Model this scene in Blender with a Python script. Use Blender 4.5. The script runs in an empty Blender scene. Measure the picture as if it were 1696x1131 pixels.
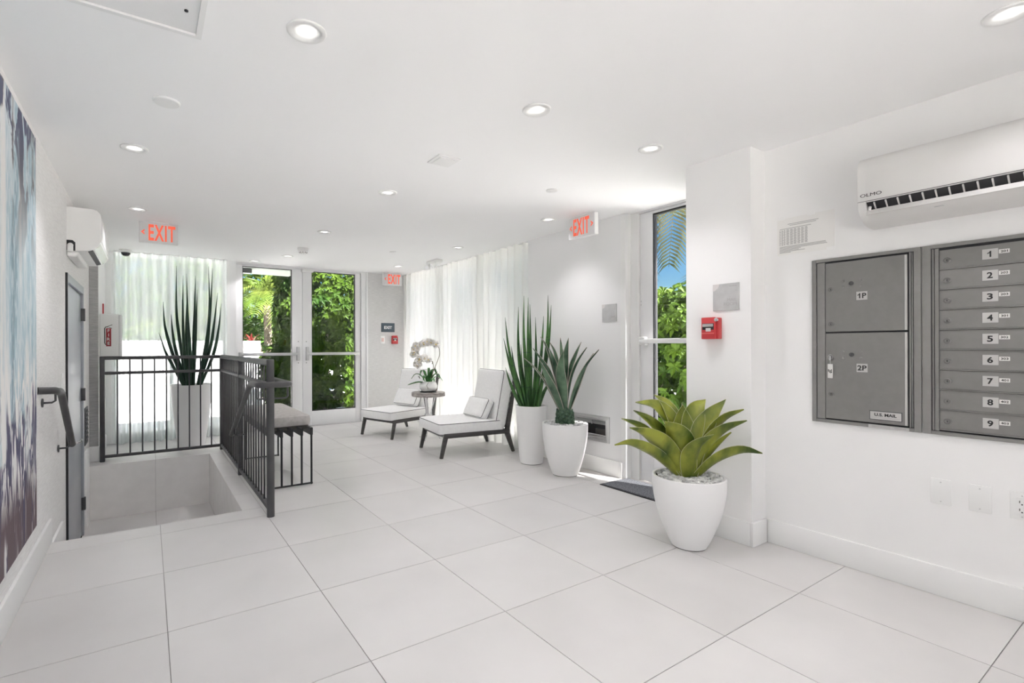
import bpy, bmesh, math, random
from mathutils import Vector, Matrix
random.seed(7)
R = math.radians
scene = bpy.context.scene
COL = scene.collection

# ------------------------------------------------------------------ camera
F_PX, YAW, ROLL, CAM_Z, CY, CX = 814.62, 0.5706, -0.0034, 1.1356, 572.96, 767.44
cs, sn = math.cos(YAW), math.sin(YAW)
cam_data = bpy.data.cameras.new('camera')
cam = bpy.data.objects.new('camera', cam_data)
COL.objects.link(cam)
cam_data.sensor_fit = 'HORIZONTAL'
cam_data.sensor_width = 36.0
cam_data.lens = F_PX * 36.0 / 1696.0
cam_data.shift_x = (848.0 - CX) / 1696.0
cam_data.shift_y = (CY - 565.5) / 1696.0
cam_data.clip_start = 0.02
_right = Vector((cs, -sn, 0)); _up = Vector((0, 0, 1)); _fwd = Vector((sn, cs, 0))
_cr, _sr = math.cos(ROLL), math.sin(ROLL)
_r2 = _right * _cr + _up * _sr
_u2 = _up * _cr - _right * _sr
m = Matrix((( _r2.x, _u2.x, -_fwd.x, 0), (_r2.y, _u2.y, -_fwd.y, 0), (_r2.z, _u2.z, -_fwd.z, CAM_Z), (0, 0, 0, 1)))
cam.matrix_world = m
scene.camera = cam

# ------------------------------------------------------------------ world, sun, exposure
scene.view_settings.view_transform = 'Standard'
scene.view_settings.look = 'None'
scene.view_settings.gamma = 1.0
scene.view_settings.use_curve_mapping = False
scene.view_settings.exposure = 0.79
world = bpy.data.worlds.new('sky'); scene.world = world
world.use_nodes = True
wn = world.node_tree.nodes; wl = world.node_tree.links
for n in list(wn): wn.remove(n)
wo = wn.new('ShaderNodeOutputWorld'); wb = wn.new('ShaderNodeBackground'); ws = wn.new('ShaderNodeTexSky')
ws.sky_type = 'NISHITA'; ws.sun_disc = False
ws.sun_elevation = R(58); ws.sun_rotation = R(145)
ws.air_density = 1.0; ws.dust_density = 0.3; ws.ozone_density = 2.5; ws.altitude = 0
SKY_STRENGTH = 0.088
wb.inputs[1].default_value = SKY_STRENGTH
whs = wn.new('ShaderNodeHueSaturation'); whs.inputs['Saturation'].default_value = 1.45
wl.new(ws.outputs[0], whs.inputs['Color']); wl.new(whs.outputs[0], wb.inputs[0]); wl.new(wb.outputs[0], wo.inputs[0])
SUN_DIR = Vector((-0.36 * math.cos(R(58)), 0.93 * math.cos(R(58)), -math.sin(R(58)))).normalized()
sd = bpy.data.lights.new('sun', 'SUN'); sd.energy = 37.0; sd.angle = R(0.6); sd.color = (1.0, 0.955, 0.92)
so = bpy.data.objects.new('sun', sd); COL.objects.link(so)
so.rotation_euler = SUN_DIR.to_track_quat('-Z', 'Y').to_euler(); so.location = (8, -6, 12)
scene.cycles.max_bounces = 16; scene.cycles.diffuse_bounces = 10; scene.cycles.transparent_max_bounces = 16
LAMP_W = 27.0          # watts of every recessed ceiling lamp

# ------------------------------------------------------------------ room constants (metres)
H = 2.256; XR = 3.018; XL = -0.489; YF = 7.081; YB = -2.1
GX0, GY0, TILE = 0.105 * 0.61, 3.7483 * 0.61, 0.61     # floor tile grid
PX, PY0, PY1 = 2.862, 1.457, 1.852                       # pillar
XN, YN0, YN1 = 3.41, 2.815, 4.03                         # wall with the recessed metal box
XW = 3.56                                                # window wall behind the long curtain
HX, HY0, HY1, LZ = 0.55, 3.70, 5.86, -0.519              # stair opening and landing level

# ------------------------------------------------------------------ material helpers
MATS = {}
def mat(name, color=(.8, .8, .8), rough=.5, metal=0., spec=.5, emit=None, estr=0., coat=0.):
    if name in MATS: return MATS[name]
    M = bpy.data.materials.new(name); M.use_nodes = True
    b = M.node_tree.nodes['Principled BSDF']
    b.inputs['Base Color'].default_value = (*color, 1)
    b.inputs['Roughness'].default_value = rough
    b.inputs['Metallic'].default_value = metal
    b.inputs['Specular IOR Level'].default_value = spec
    if coat: b.inputs['Coat Weight'].default_value = coat
    if emit:
        b.inputs['Emission Color'].default_value = (*emit, 1); b.inputs['Emission Strength'].default_value = estr
    MATS[name] = M
    return M
def nodes(M):
    return M.node_tree.nodes, M.node_tree.links, M.node_tree.nodes['Principled BSDF']
def ramp(N, stops):
    r = N.new('ShaderNodeValToRGB'); e = r.color_ramp.elements
    while len(e) < len(stops): e.new(0.5)
    for i, (p, c) in enumerate(stops): e[i].position = p; e[i].color = (*c, 1) if len(c) == 3 else c
    return r
def noisy(name, c1, c2, scale=3., detail=4., rough=.5, bump=0., bscale=None, stretch=(1, 1, 1), spec=.5, metal=0., rand=0., lo=.35, hi=.65):
    """two-tone noise colour in object space with optional fine bump"""
    M = mat(name, c1, rough, metal, spec)
    N, L, b = nodes(M)
    tc = N.new('ShaderNodeTexCoord'); mp = N.new('ShaderNodeMapping'); mp.inputs['Scale'].default_value = stretch
    L.new(tc.outputs['Object'], mp.inputs[0])
    no = N.new('ShaderNodeTexNoise'); no.inputs['Scale'].default_value = scale; no.inputs['Detail'].default_value = detail
    L.new(mp.outputs[0], no.inputs['Vector'])
    rp = ramp(N, [(lo, c1), (hi, c2)]); L.new(no.outputs['Fac'], rp.inputs[0])
    out = rp.outputs[0]
    if rand:
        oi = N.new('ShaderNodeObjectInfo'); hs = N.new('ShaderNodeHueSaturation')
        mr = N.new('ShaderNodeMapRange'); mr.inputs[3].default_value = 1 - rand; mr.inputs[4].default_value = 1 + rand
        L.new(oi.outputs['Random'], mr.inputs[0]); L.new(mr.outputs[0], hs.inputs['Value']); L.new(out, hs.inputs['Color'])
        out = hs.outputs[0]
        ad = N.new('ShaderNodeVectorMath'); ad.operation = 'MULTIPLY_ADD'
        cx = N.new('ShaderNodeCombineXYZ'); L.new(oi.outputs['Random'], cx.inputs[0]); L.new(oi.outputs['Random'], cx.inputs[1])
        ad.inputs[1].default_value = (40, 70, 0); L.new(cx.outputs[0], ad.inputs[0]); L.new(tc.outputs['Object'], ad.inputs[2])
        L.new(ad.outputs[0], mp.inputs[0])
    L.new(out, b.inputs['Base Color'])
    if bump:
        n2 = N.new('ShaderNodeTexNoise'); n2.inputs['Scale'].default_value = bscale or scale * 4; n2.inputs['Detail'].default_value = 3
        L.new(mp.outputs[0], n2.inputs['Vector'])
        bp = N.new('ShaderNodeBump'); bp.inputs['Strength'].default_value = bump; bp.inputs['Distance'].default_value = .004
        L.new(n2.outputs['Fac'], bp.inputs['Height']); L.new(bp.outputs[0], b.inputs['Normal'])
    return M

M_WALL = noisy('wall_paint', (.85, .845, .84), (.87, .865, .86), 1.2, 3, .75, .08, 60)
M_WALLG = noisy('wall_paint_cool', (.81, .81, .81), (.83, .83, .83), 1.2, 3, .75, .08, 60)
M_CEIL = noisy('ceiling_paint', (.92, .92, .92), (.935, .935, .935), .8, 2, .85)
M_TRIM = mat('trim_paint', (.84, .84, .83), .45)
M_FRAME = noisy('aluminium_frame', (.82, .82, .825), (.85, .85, .855), 2, 2, .38)
M_GRASS = noisy('grasscloth_light', (.77, .76, .75), (.91, .905, .895), 5, 5, .8, .35, 12, (3, 3, 60), lo=.3, hi=.7)
M_GRASSM = noisy('grasscloth_mid', (.60, .595, .59), (.76, .755, .75), 5, 5, .8, .35, 12, (3, 3, 60), lo=.3, hi=.7)
M_GRASSD = noisy('grasscloth_grey', (.34, .34, .34), (.55, .55, .545), 5, 5, .8, .4, 12, (3, 3, 60), lo=.3, hi=.7)
M_TILE = noisy('floor_tile', (.595, .582, .572), (.65, .637, .627), 1.6, 6, .36, .03, 30, (1, 1, 1), .4, rand=.025)
M_TILEW = noisy('stair_tile', (.80, .78, .76), (.84, .82, .80), 9, 6, .5, .06, 60, spec=.3, rand=.02)
M_GROUT = mat('grout', (.33, .32, .31), .9)
M_BLACK = mat('black_steel', (.012, .012, .013), .35)
M_RAIL = noisy('charcoal_metal', (.058, .058, .06), (.075, .075, .077), 8, 2, .42, spec=.5)
M_CHROME = mat('chrome', (.78, .78, .79), .12, 1.)
M_STEEL = mat('brushed_steel', (.62, .62, .62), .35, 1.)
M_PLASTIC = mat('white_plastic', (.83, .83, .82), .38)
M_WHITEG = mat('white_gloss', (.86, .86, .86), .12, coat=.5)
M_DARK = mat('dark_void', (.02, .02, .022), .6)
M_POT = mat('pot_white', (.88, .875, .87), .38, spec=.4)
M_MAIL = noisy('mailbox_grey', (.235, .23, .222), (.25, .245, .237), 30, 2, .48, spec=.4)
M_MAILD = noisy('mailbox_door_grey', (.215, .21, .203), (.225, .22, .213), 30, 2, .45, spec=.4)
M_LABEL = mat('label_silver', (.52, .51, .50), .5)
M_TAGW = mat('label_white', (.72, .71, .69), .55)
M_INK = mat('black_ink', (.015, .015, .015), .6)
M_GREYINK = mat('grey_ink', (.42, .41, .41), .7)
M_PAPER = mat('paper', (.83, .82, .80), .7)
M_FABRIC = noisy('offwhite_fabric', (.86, .855, .85), (.90, .895, .89), 40, 3, .85, .25, 220, spec=.2)
M_PIPING = mat('dark_piping', (.05, .05, .055), .7)
M_WOODF = noisy('dark_wood_frame', (.055, .052, .05), (.085, .08, .077), 10, 3, .45, stretch=(1, 1, 8))
M_BENCHC = noisy('greige_fabric', (.42, .40, .38), (.50, .48, .46), 30, 3, .9, .3, 200, spec=.15)
M_RED = mat('alarm_red', (.58, .055, .06), .35)
M_DKRED = mat('extinguisher_red', (.32, .01, .02), .5)
M_EXITR = mat('exit_red', (.75, .09, .05), .5, emit=(1, .16, .07), estr=.3)
M_SIGNF = mat('exit_face', (.70, .70, .71), .4)
M_SLATE = mat('slate_blue', (.075, .105, .13), .5)
M_PLAQUE = noisy('silver_plaque', (.48, .48, .48), (.54, .54, .54), 20, 2, .45)
M_DOORST = noisy('steel_door_blue_grey', (.34, .36, .40), (.42, .44, .47), .8, 2, .35, stretch=(1, 1, 3))
M_LENS = mat('lamp_lens', (.9, .9, .9), .4, emit=(1, .985, .96), estr=4.)
M_MAT = noisy('doormat_carpet', (.10, .105, .12), (.24, .25, .27), 90, 4, .95, .8, 300, spec=.1)
M_STONE = noisy('pebble', (.34, .34, .34), (.86, .86, .85), 30, 3, .6)
M_WOODT = noisy('grey_wood_slice', (.24, .215, .20), (.50, .46, .43), 14, 5, .6, .2, 60, (1, 1, 5))
M_SNAKE = noisy('snake_leaf', (.013, .055, .014), (.06, .17, .035), 9, 3, .35, stretch=(1, 1, .5), spec=.45)
M_SNAKED = noisy('snake_leaf_dark', (.008, .032, .018), (.018, .06, .03), 9, 3, .35, stretch=(1, 1, .5), spec=.45)
M_AGAVE = noisy('agave_leaf', (.022, .062, .034), (.13, .22, .135), 7, 3, .45, spec=.35)
M_AGEDGE = mat('agave_margin', (.55, .47, .42), .55)
M_FAT = noisy('fat_agave_leaf', (.032, .068, .004), (.31, .335, .045), 8, 4, .38, stretch=(1, 1, .5), spec=.4)
M_FATEDGE = mat('fat_agave_margin', (.42, .42, .22), .5)
M_ORCLEAF = noisy('orchid_leaf', (.03, .14, .03), (.09, .27, .07), 12, 2, .35)
M_STEM = mat('plant_stem', (.10, .085, .05), .6)
M_PETAL = mat('orchid_petal', (.88, .86, .83), .55)
M_PETALC = mat('orchid_lip', (.70, .55, .20), .5)
M_BARK = noisy('bark', (.16, .12, .09), (.32, .27, .21), 10, 4, .9, .5, 40, (1, 1, 3))
M_CONC = noisy('pavement', (.68, .675, .665), (.76, .755, .745), 3, 4, .9)
M_SOIL = noisy('soil', (.035, .028, .02), (.09, .07, .05), 12, 4, .95)
M_GWALL = mat('garden_wall_white', (.62, .62, .625), .8)
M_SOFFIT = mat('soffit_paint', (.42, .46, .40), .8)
def two_sided(name, c1, c2, rough, transl):
    M = noisy(name, c1, c2, 2.2, 3, rough, spec=.12, lo=.3, hi=.7)
    N, L, b = nodes(M)
    out = N['Material Output']
    tr = N.new('ShaderNodeBsdfTranslucent'); mx = N.new('ShaderNodeMixShader'); mx.inputs[0].default_value = transl
    src = b.inputs['Base Color'].links[0].from_socket
    L.new(src, tr.inputs[0]); L.new(b.outputs[0], mx.inputs[1]); L.new(tr.outputs[0], mx.inputs[2]); L.new(mx.outputs[0], out.inputs[0])
    return M
M_LEAF = two_sided('hedge_leaf', (.013, .040, .003), (.060, .105, .008), .55, .30)
M_LEAFD = two_sided('dark_leaf', (.018, .06, .01), (.06, .12, .02), .45, .25)
M_LEAFY = two_sided('palm_leaf', (.045, .085, .012), (.13, .165, .03), .5, .35)
M_FROND = two_sided('old_frond', (.05, .06, .02), (.12, .11, .05), .6, .3)
M_BROM = mat('bromeliad_red', (.45, .07, .06), .5)
def sheer(name, col, t_transp, t_transl):
    M = bpy.data.materials.new(name); M.use_nodes = True; MATS[name] = M
    N, L = M.node_tree.nodes, M.node_tree.links
    b = N['Principled BSDF']; N.remove(b); out = N['Material Output']
    d = N.new('ShaderNodeBsdfDiffuse'); d.inputs[0].default_value = (*col, 1)
    t = N.new('ShaderNodeBsdfTranslucent'); t.inputs[0].default_value = (*col, 1)
    p = N.new('ShaderNodeBsdfTransparent')
    m1 = N.new('ShaderNodeMixShader'); m1.inputs[0].default_value = t_transl
    L.new(d.outputs[0], m1.inputs[1]); L.new(t.outputs[0], m1.inputs[2])
    m2 = N.new('ShaderNodeMixShader')
    # fabric seen edge-on along a fold is denser than face-on, fine weave noise in object space
    lw = N.new('ShaderNodeLayerWeight'); lw.inputs[0].default_value = .35
    mr = N.new('ShaderNodeMapRange'); mr.inputs[1].default_value = 0; mr.inputs[2].default_value = .8
    mr.inputs[3].default_value = t_transp; mr.inputs[4].default_value = t_transp * .08
    L.new(lw.outputs['Facing'], mr.inputs[0])
    L.new(mr.outputs[0], m2.inputs[0]); L.new(m1.outputs[0], m2.inputs[1]); L.new(p.outputs[0], m2.inputs[2])
    L.new(m2.outputs[0], out.inputs[0])
    return M
M_SHEER1 = sheer('sheer_curtain_left', (.84, .87, .86), .36, .62)
M_SHEER2 = sheer('sheer_curtain_right', (.92, .92, .90), .16, .60)
def glass_mat(name, tint, k):
    M = bpy.data.materials.new(name); M.use_nodes = True; MATS[name] = M
    N, L = M.node_tree.nodes, M.node_tree.links
    N.remove(N['Principled BSDF']); out = N['Material Output']
    p = N.new('ShaderNodeBsdfTransparent'); p.inputs[0].default_value = (*tint, 1)
    g = N.new('ShaderNodeBsdfGlossy'); g.inputs['Roughness'].default_value = 0.0
    fr = N.new('ShaderNodeFresnel'); fr.inputs[0].default_value = 1.45
    mu = N.new('ShaderNodeMath'); mu.operation = 'MULTIPLY'; mu.inputs[1].default_value = k
    L.new(fr.outputs[0], mu.inputs[0])
    mx = N.new('ShaderNodeMixShader'); L.new(mu.outputs[0], mx.inputs[0]); L.new(p.outputs[0], mx.inputs[1]); L.new(g.outputs[0], mx.inputs[2])
    L.new(mx.outputs[0], out.inputs[0])
    return M
M_GLASS = glass_mat('window_glass', (.95, .955, .955), .8)

# ------------------------------------------------------------------ geometry helpers
class MB:
    """collects shapes; build() links them as one mesh object"""
    def __init__(s): s.v = []; s.f = []; s.sm = []
    def add(s, v, f, smooth=False):
        o = len(s.v); s.v += [tuple(p) for p in v]; s.f += [tuple(i + o for i in q) for q in f]; s.sm += [smooth] * len(f); return s
    def box(s, x0, x1, y0, y1, z0, z1):
        v = [(x, y, z) for z in (z0, z1) for y in (y0, y1) for x in (x0, x1)]
        return s.add(v, [(0, 2, 3, 1), (4, 5, 7, 6), (0, 1, 5, 4), (2, 6, 7, 3), (0, 4, 6, 2), (1, 3, 7, 5)])
    def rbox(s, x0, x1, y0, y1, z0, z1, r=.004, seg=2, smooth=True):
        bm = bmesh.new(); bmesh.ops.create_cube(bm, size=1)
        for p in bm.verts:
            p.co = Vector(((x0 + x1) / 2 + p.co.x * (x1 - x0), (y0 + y1) / 2 + p.co.y * (y1 - y0), (z0 + z1) / 2 + p.co.z * (z1 - z0)))
        r = min(r, .49 * min(abs(x1 - x0), abs(y1 - y0), abs(z1 - z0)))
        bmesh.ops.bevel(bm, geom=list(bm.edges), offset=r, segments=seg, profile=.5, affect='EDGES')
        bm.verts.index_update()
        s.add([p.co[:] for p in bm.verts], [[q.index for q in f.verts] for f in bm.faces], smooth); bm.free(); return s
    def tube(s, path, r, n=8, closed=False, cap=True, sx=1., sy=1.):
        P = [Vector(p) for p in path]; k = len(P)
        rr = r if isinstance(r, (list, tuple)) else [r] * k
        T = []
        for i in range(k):
            a = P[i - 1] if (i > 0 or closed) else P[i]; b = P[(i + 1) % k] if (i < k - 1 or closed) else P[i]
            T.append((b - a).normalized())
        ref = Vector((0, 0, 1)) if abs(T[0].z) < .9 else Vector((1, 0, 0))
        nrm = (ref - T[0] * ref.dot(T[0])).normalized(); v = []
        for i in range(k):
            nrm = (nrm - T[i] * nrm.dot(T[i])).normalized(); bi = T[i].cross(nrm)
            for j in range(n):
                a = 2 * math.pi * j / n
                v.append(P[i] + (nrm * math.cos(a) * sx + bi * math.sin(a) * sy) * rr[i])
        f = []
        for i in range(k if closed else k - 1):
            for j in range(n):
                a, b = i * n + j, i * n + (j + 1) % n; c, d = ((i + 1) % k) * n + (j + 1) % n, ((i + 1) % k) * n + j
                f.append((a, b, c, d))
        if cap and not closed: f += [tuple(range(n))[::-1], tuple(range((k - 1) * n, k * n))]
        return s.add(v, f, True)
    def bar(s, a, b, w, d, up=(0, 0, 1), w2=None, d2=None):
        """rectangular bar from a to b, optional taper"""
        a, b = Vector(a), Vector(b); t = (b - a).normalized(); up = Vector(up)
        x = t.cross(up).normalized(); y = x.cross(t).normalized(); w2 = w2 or w; d2 = d2 or d
        v = []
        for p, ww, dd in ((a, w, d), (b, w2, d2)):
            for sx, sy in ((-1, -1), (1, -1), (1, 1), (-1, 1)): v.append(p + x * sx * ww / 2 + y * sy * dd / 2)
        return s.add(v, [(3, 2, 1, 0), (4, 5, 6, 7), (0, 1, 5, 4), (1, 2, 6, 5), (2, 3, 7, 6), (3, 0, 4, 7)])
    def lathe(s, prof, n=32, c=(0, 0, 0), axis='z', smooth=True, close=False):
        v = []; k = len(prof)
        for (r, z) in prof:
            for j in range(n):
                a = 2 * math.pi * j / n; p = (r * math.cos(a), r * math.sin(a), z)
                if axis == 'y': p = (p[0], -p[2], p[1])
                v.append((p[0] + c[0], p[1] + c[1], p[2] + c[2]))
        f = []
        for i in range(k if close else k - 1):
            for j in range(n):
                i2 = (i + 1) % k
                f.append((i * n + j, i * n + (j + 1) % n, i2 * n + (j + 1) % n, i2 * n + j))
        if not close:
            if prof[0][0] > 1e-6: f.append(tuple(range(n))[::-1])
            if prof[-1][0] > 1e-6: f.append(tuple(range((k - 1) * n, k * n)))
        return s.add(v, f, smooth)
    def prism(s, poly, a, b, plane='xz', smooth=False):
        def P(u, w, t): return {'xz': (u, t, w), 'yz': (t, u, w), 'xy': (u, w, t)}[plane]
        k = len(poly); v = [P(u, w, a) for u, w in poly] + [P(u, w, b) for u, w in poly]
        f = [tuple(range(k)), tuple(range(2 * k - 1, k - 1, -1))] + [(i, i + k, (i + 1) % k + k, (i + 1) % k) for i in range(k)]
        s.add(v, f[:2], False); o = len(s.v) - 2 * k
        s.f += [tuple(i + o for i in q) for q in f[2:]]; s.sm += [smooth] * k
        return s
    def mesh(s, name):
        me = bpy.data.meshes.new(name); me.from_pydata(s.v, [], s.f)
        bm = bmesh.new(); bm.from_mesh(me); bmesh.ops.recalc_face_normals(bm, faces=bm.faces); bm.to_mesh(me); bm.free()
        me.polygons.foreach_set('use_smooth', s.sm); me.update(); return me
    def build(s, name, material, parent=None, loc=None, rot=None, autos=True):
        me = s.mesh(name)
        if autos and any(s.sm):
            me.set_sharp_from_angle(angle=R(40))
        return link(name, me, material, parent, loc, rot)
def link(name, me, material, parent=None, loc=None, rot=None):
    o = bpy.data.objects.new(name, me); COL.objects.link(o)
    if material is not None and len(me.materials) == 0: me.materials.append(material)
    if parent: o.parent = parent
    if loc: o.location = loc
    if rot: o.rotation_euler = rot
    return o
def tag(o, label, cat=None, group=None, kind=None):
    if label: o['label'] = label
    if cat: o['category'] = cat
    if group: o['group'] = group
    if kind: o['kind'] = kind
    return o
def thing(name, label, cat, loc=(0, 0, 0), rz=0., group=None, kind=None):
    o = bpy.data.objects.new(name, None); COL.objects.link(o); o.empty_display_size = .05
    o.location = loc; o.rotation_euler = (0, 0, rz)
    return tag(o, label, cat, group, kind)
def struct(o, label, cat=None):
    return tag(o, label, cat, None, 'structure')
def copy_part(src, parent, loc=None):
    c = src.copy(); COL.objects.link(c); c.parent = parent
    if loc: c.location = loc
    return c
RW, LW = -math.pi / 2, math.pi / 2           # rotations that turn a front (-Y) face into a right-wall or left-wall face
def text(body, size, depth=.0006, sx=1., bold=0., align='CENTER', shear=0., space=1.):
    cu = bpy.data.curves.new('letters', 'FONT'); cu.body = body; cu.size = size; cu.extrude = depth; cu.offset = bold
    cu.align_x = align; cu.align_y = 'CENTER'; cu.shear = shear; cu.space_character = space; cu.resolution_u = 3
    ob = bpy.data.objects.new('letters', cu); COL.objects.link(ob)
    dg = bpy.context.evaluated_depsgraph_get(); dg.update()
    me = bpy.data.meshes.new_from_object(ob.evaluated_get(dg))
    bpy.data.objects.remove(ob); bpy.data.curves.remove(cu)
    me.materials.clear()
    for v in me.vertices: v.co = Vector((v.co.x * sx, -v.co.z, v.co.y))
    if len(me.vertices):       # centre on its own box
        xs = [v.co.x for v in me.vertices]; zs = [v.co.z for v in me.vertices]
        mx, mz = (min(xs) + max(xs)) / 2, (min(zs) + max(zs)) / 2
        for v in me.vertices: v.co.z -= mz; v.co.x -= (mx if align == 'CENTER' else 0)
    me.update(); return me
def fit(me, w, h):
    xs = [v.co.x for v in me.vertices]; zs = [v.co.z for v in me.vertices]
    a, b_ = w / (max(xs) - min(xs)), h / (max(zs) - min(zs)); mx, mz = (max(xs) + min(xs)) / 2, (max(zs) + min(zs)) / 2
    for v in me.vertices: v.co.x = (v.co.x - mx) * a; v.co.z = (v.co.z - mz) * b_
    me.update(); return me
def digit_one(h, x=0.):
    w = h * .19
    P = [(x - w * .1, -h / 2), (x + w * .9, -h / 2), (x + w * .9, h / 2), (x + w * .15, h / 2), (x - w * .35, h * .30), (x - w * 1.5, h * .17), (x - w * 1.5, h * .02), (x - w * .1, h * .14)]
    return MB().prism(P, -.0003, .0003)
def spline(pts, n=14):
    """Catmull-Rom through control points"""
    P = [Vector(p) for p in pts]; Q = [P[0] * 2 - P[1]] + P + [P[-1] * 2 - P[-2]]; out = []
    seg = len(P) - 1
    for i in range(n + 1):
        u = i / n * seg; k = min(int(u), seg - 1); s_ = u - k; a, b_, c_, d = Q[k:k + 4]
        out.append(.5 * ((2 * b_) + (c_ - a) * s_ + (2 * a - 5 * b_ + 4 * c_ - d) * s_ ** 2 + (3 * b_ - a - 3 * c_ + d) * s_ ** 3))
    return out
def cut_boxes(mb, axis, c0, c1, a0, a1, z0, z1, holes):
    """wall slab between planes c0..c1, running a0..a1, with rectangular openings (a,b,zlo,zhi)"""
    A = sorted({a0, a1, *[x for h in holes for x in h[:2] if a0 < x < a1]}); Z = sorted({z0, z1, *[x for h in holes for x in h[2:] if z0 < x < z1]})
    for i in range(len(A) - 1):
        for j in range(len(Z) - 1):
            ma, mz = (A[i] + A[i + 1]) / 2, (Z[j] + Z[j + 1]) / 2
            if any(h[0] < ma < h[1] and h[2] < mz < h[3] for h in holes): continue
            if axis == 'x': mb.box(c0, c1, A[i], A[i + 1], Z[j], Z[j + 1])
            else: mb.box(A[i], A[i + 1], c0, c1, Z[j], Z[j + 1])
    return mb

# ================================================================== STRUCTURE
# ---- floor: grout bed with a stair opening, every tile its own piece
fb = MB()
XF0, XF1 = XL, XW - .01
fb.box(XF0, XF1, YB, HY0, -.16, -.004); fb.box(HX + .012, XF1, HY0, HY1 + .012, -.16, -.004); fb.box(XF0, XF1, HY1 + .012, YF, -.16, -.004)
floor = struct(fb.build('floor', M_GROUT), 'pale grey square tiled lobby floor with thin dark joints')
GAP = .0016
def sub_rect(r, h):
    x0, x1, y0, y1 = r; a0, a1, b0, b1 = h
    if x1 <= a0 or x0 >= a1 or y1 <= b0 or y0 >= b1: return [r]
    out = []
    if y0 < b0: out.append((x0, x1, y0, b0)); y0 = b0
    if y1 > b1: out.append((x0, x1, b1, y1)); y1 = b1
    if x0 < a0: out.append((x0, a0, y0, y1))
    if x1 > a1: out.append((a1, x1, y0, y1))
    return out
_tm = {}
def tile_piece(x0, x1, y0, y1, ztop, th, parent, m_):
    key = (round(x1 - x0, 3), round(y1 - y0, 3), th, m_.name)
    if key not in _tm:
        w, d = (x1 - x0) / 2 - GAP, (y1 - y0) / 2 - GAP
        me = MB().box(-w, w, -d, d, -th, 0).mesh('tile'); me.materials.append(m_); _tm[key] = me
    return link('tile', _tm[key], None, parent, ((x0 + x1) / 2, (y0 + y1) / 2, ztop))
i0 = math.floor((XF0 - GX0) / TILE); j0 = math.floor((YB - GY0) / TILE)
for i in range(i0, i0 + 9):
    for j in range(j0, j0 + 18):
        x0, x1 = max(XF0, GX0 + i * TILE), min(XF1, GX0 + (i + 1) * TILE); y0, y1 = max(YB, GY0 + j * TILE), min(YF, GY0 + (j + 1) * TILE)
        if x1 - x0 < .012 or y1 - y0 < .012: continue
        for q in sub_rect((x0, x1, y0, y1), (XF0 - 1, HX, HY0, HY1)):
            if q[1] - q[0] > .01 and q[3] - q[2] > .01: tile_piece(*q, 0, .012, floor, M_TILE)
# ---- stair opening: landing, two treads, tiled side walls
lf = struct(MB().box(XL, HX + .1, 4.20, HY1 + .1, LZ - .1, LZ - .004).build('floor_landing', M_GROUT), 'sunken landing floor inside the stair opening')
for x0, x1 in ((XL, GX0), (GX0, HX)):
    for y0, y1 in ((4.20, 4.72), (4.72, 5.29), (5.29, HY1)): tile_piece(x0, x1, y0, y1, LZ, .012, lf, M_TILE)
st = struct(thing('stair', 'short tiled stair going down from the lobby floor to the landing', None, (0, HY0, 0)), None)
st['kind'] = 'structure'
for k in range(2):
    MB().rbox(XL + .002, HX - .014, .25 * k, .25 * (k + 1), LZ, -.173 * (k + 1), .004).build('tread', M_TILE, st)
wb_ = struct(MB().box(XL, HX + .1, HY1 + .012, HY1 + .1, LZ, -.014).build('wall_stairwell_back', M_GROUT), 'tiled far side wall of the stair opening')
for x0, x1 in ((XL, GX0), (GX0, HX)):
    MB().box(x0 + GAP * .6, x1 - GAP * .6, HY1, HY1 + .012, LZ, -.002).build('tile', M_TILEW, wb_)
wr_ = struct(MB().box(HX + .012, HX + .1, HY0 - .1, HY1, LZ, -.014).build('wall_stairwell_side', M_GROUT), 'tiled right side wall of the stair opening')
for y0, y1 in ((HY0, 4.72), (4.72, 5.33), (5.33, HY1)):
    MB().box(HX, HX + .012, y0 + GAP * .6, y1 - GAP * .6, LZ, -.002).build('tile', M_TILEW, wr_)

# ---- recessed lamp positions (X, Y)
LAMPS = [(.479, 1.771, 'nearest the ceiling hatch'), (2.46, .40, 'at the top right corner of the view above the mailboxes'), (-.058, 3.33, 'above the artwork end of the left wall'),
         (1.559, 1.777, 'in the middle of the ceiling, nearest the camera'), (2.415, 1.779, 'just left of the pillar top'), (-.066, 4.79, 'beside the ceiling exit sign over the stair'),
         (1.477, 3.317, 'in the ceiling centre beyond the square vent'), (1.457, 4.783, 'above the bench, nearer than the smoke detector'), (3.0, 3.27, 'left of the double-arrow exit sign'),
         (2.974, 4.747, 'above the nearer lounge chair by the curtain'), (1.175, 6.90, 'tight against the left glass door leaf'), (1.459, 6.299, 'between the smoke detector and the glass doors'),
         (2.964, 6.296, 'above the farther lounge chair'), (.48, .40, 'added unseen just behind the camera on the left to light the near end'), (1.5, .40, 'added unseen just behind the camera in the middle to light the near end')]  # last two lamps are added out of view to light the near end
R_HOLE = .052
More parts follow.
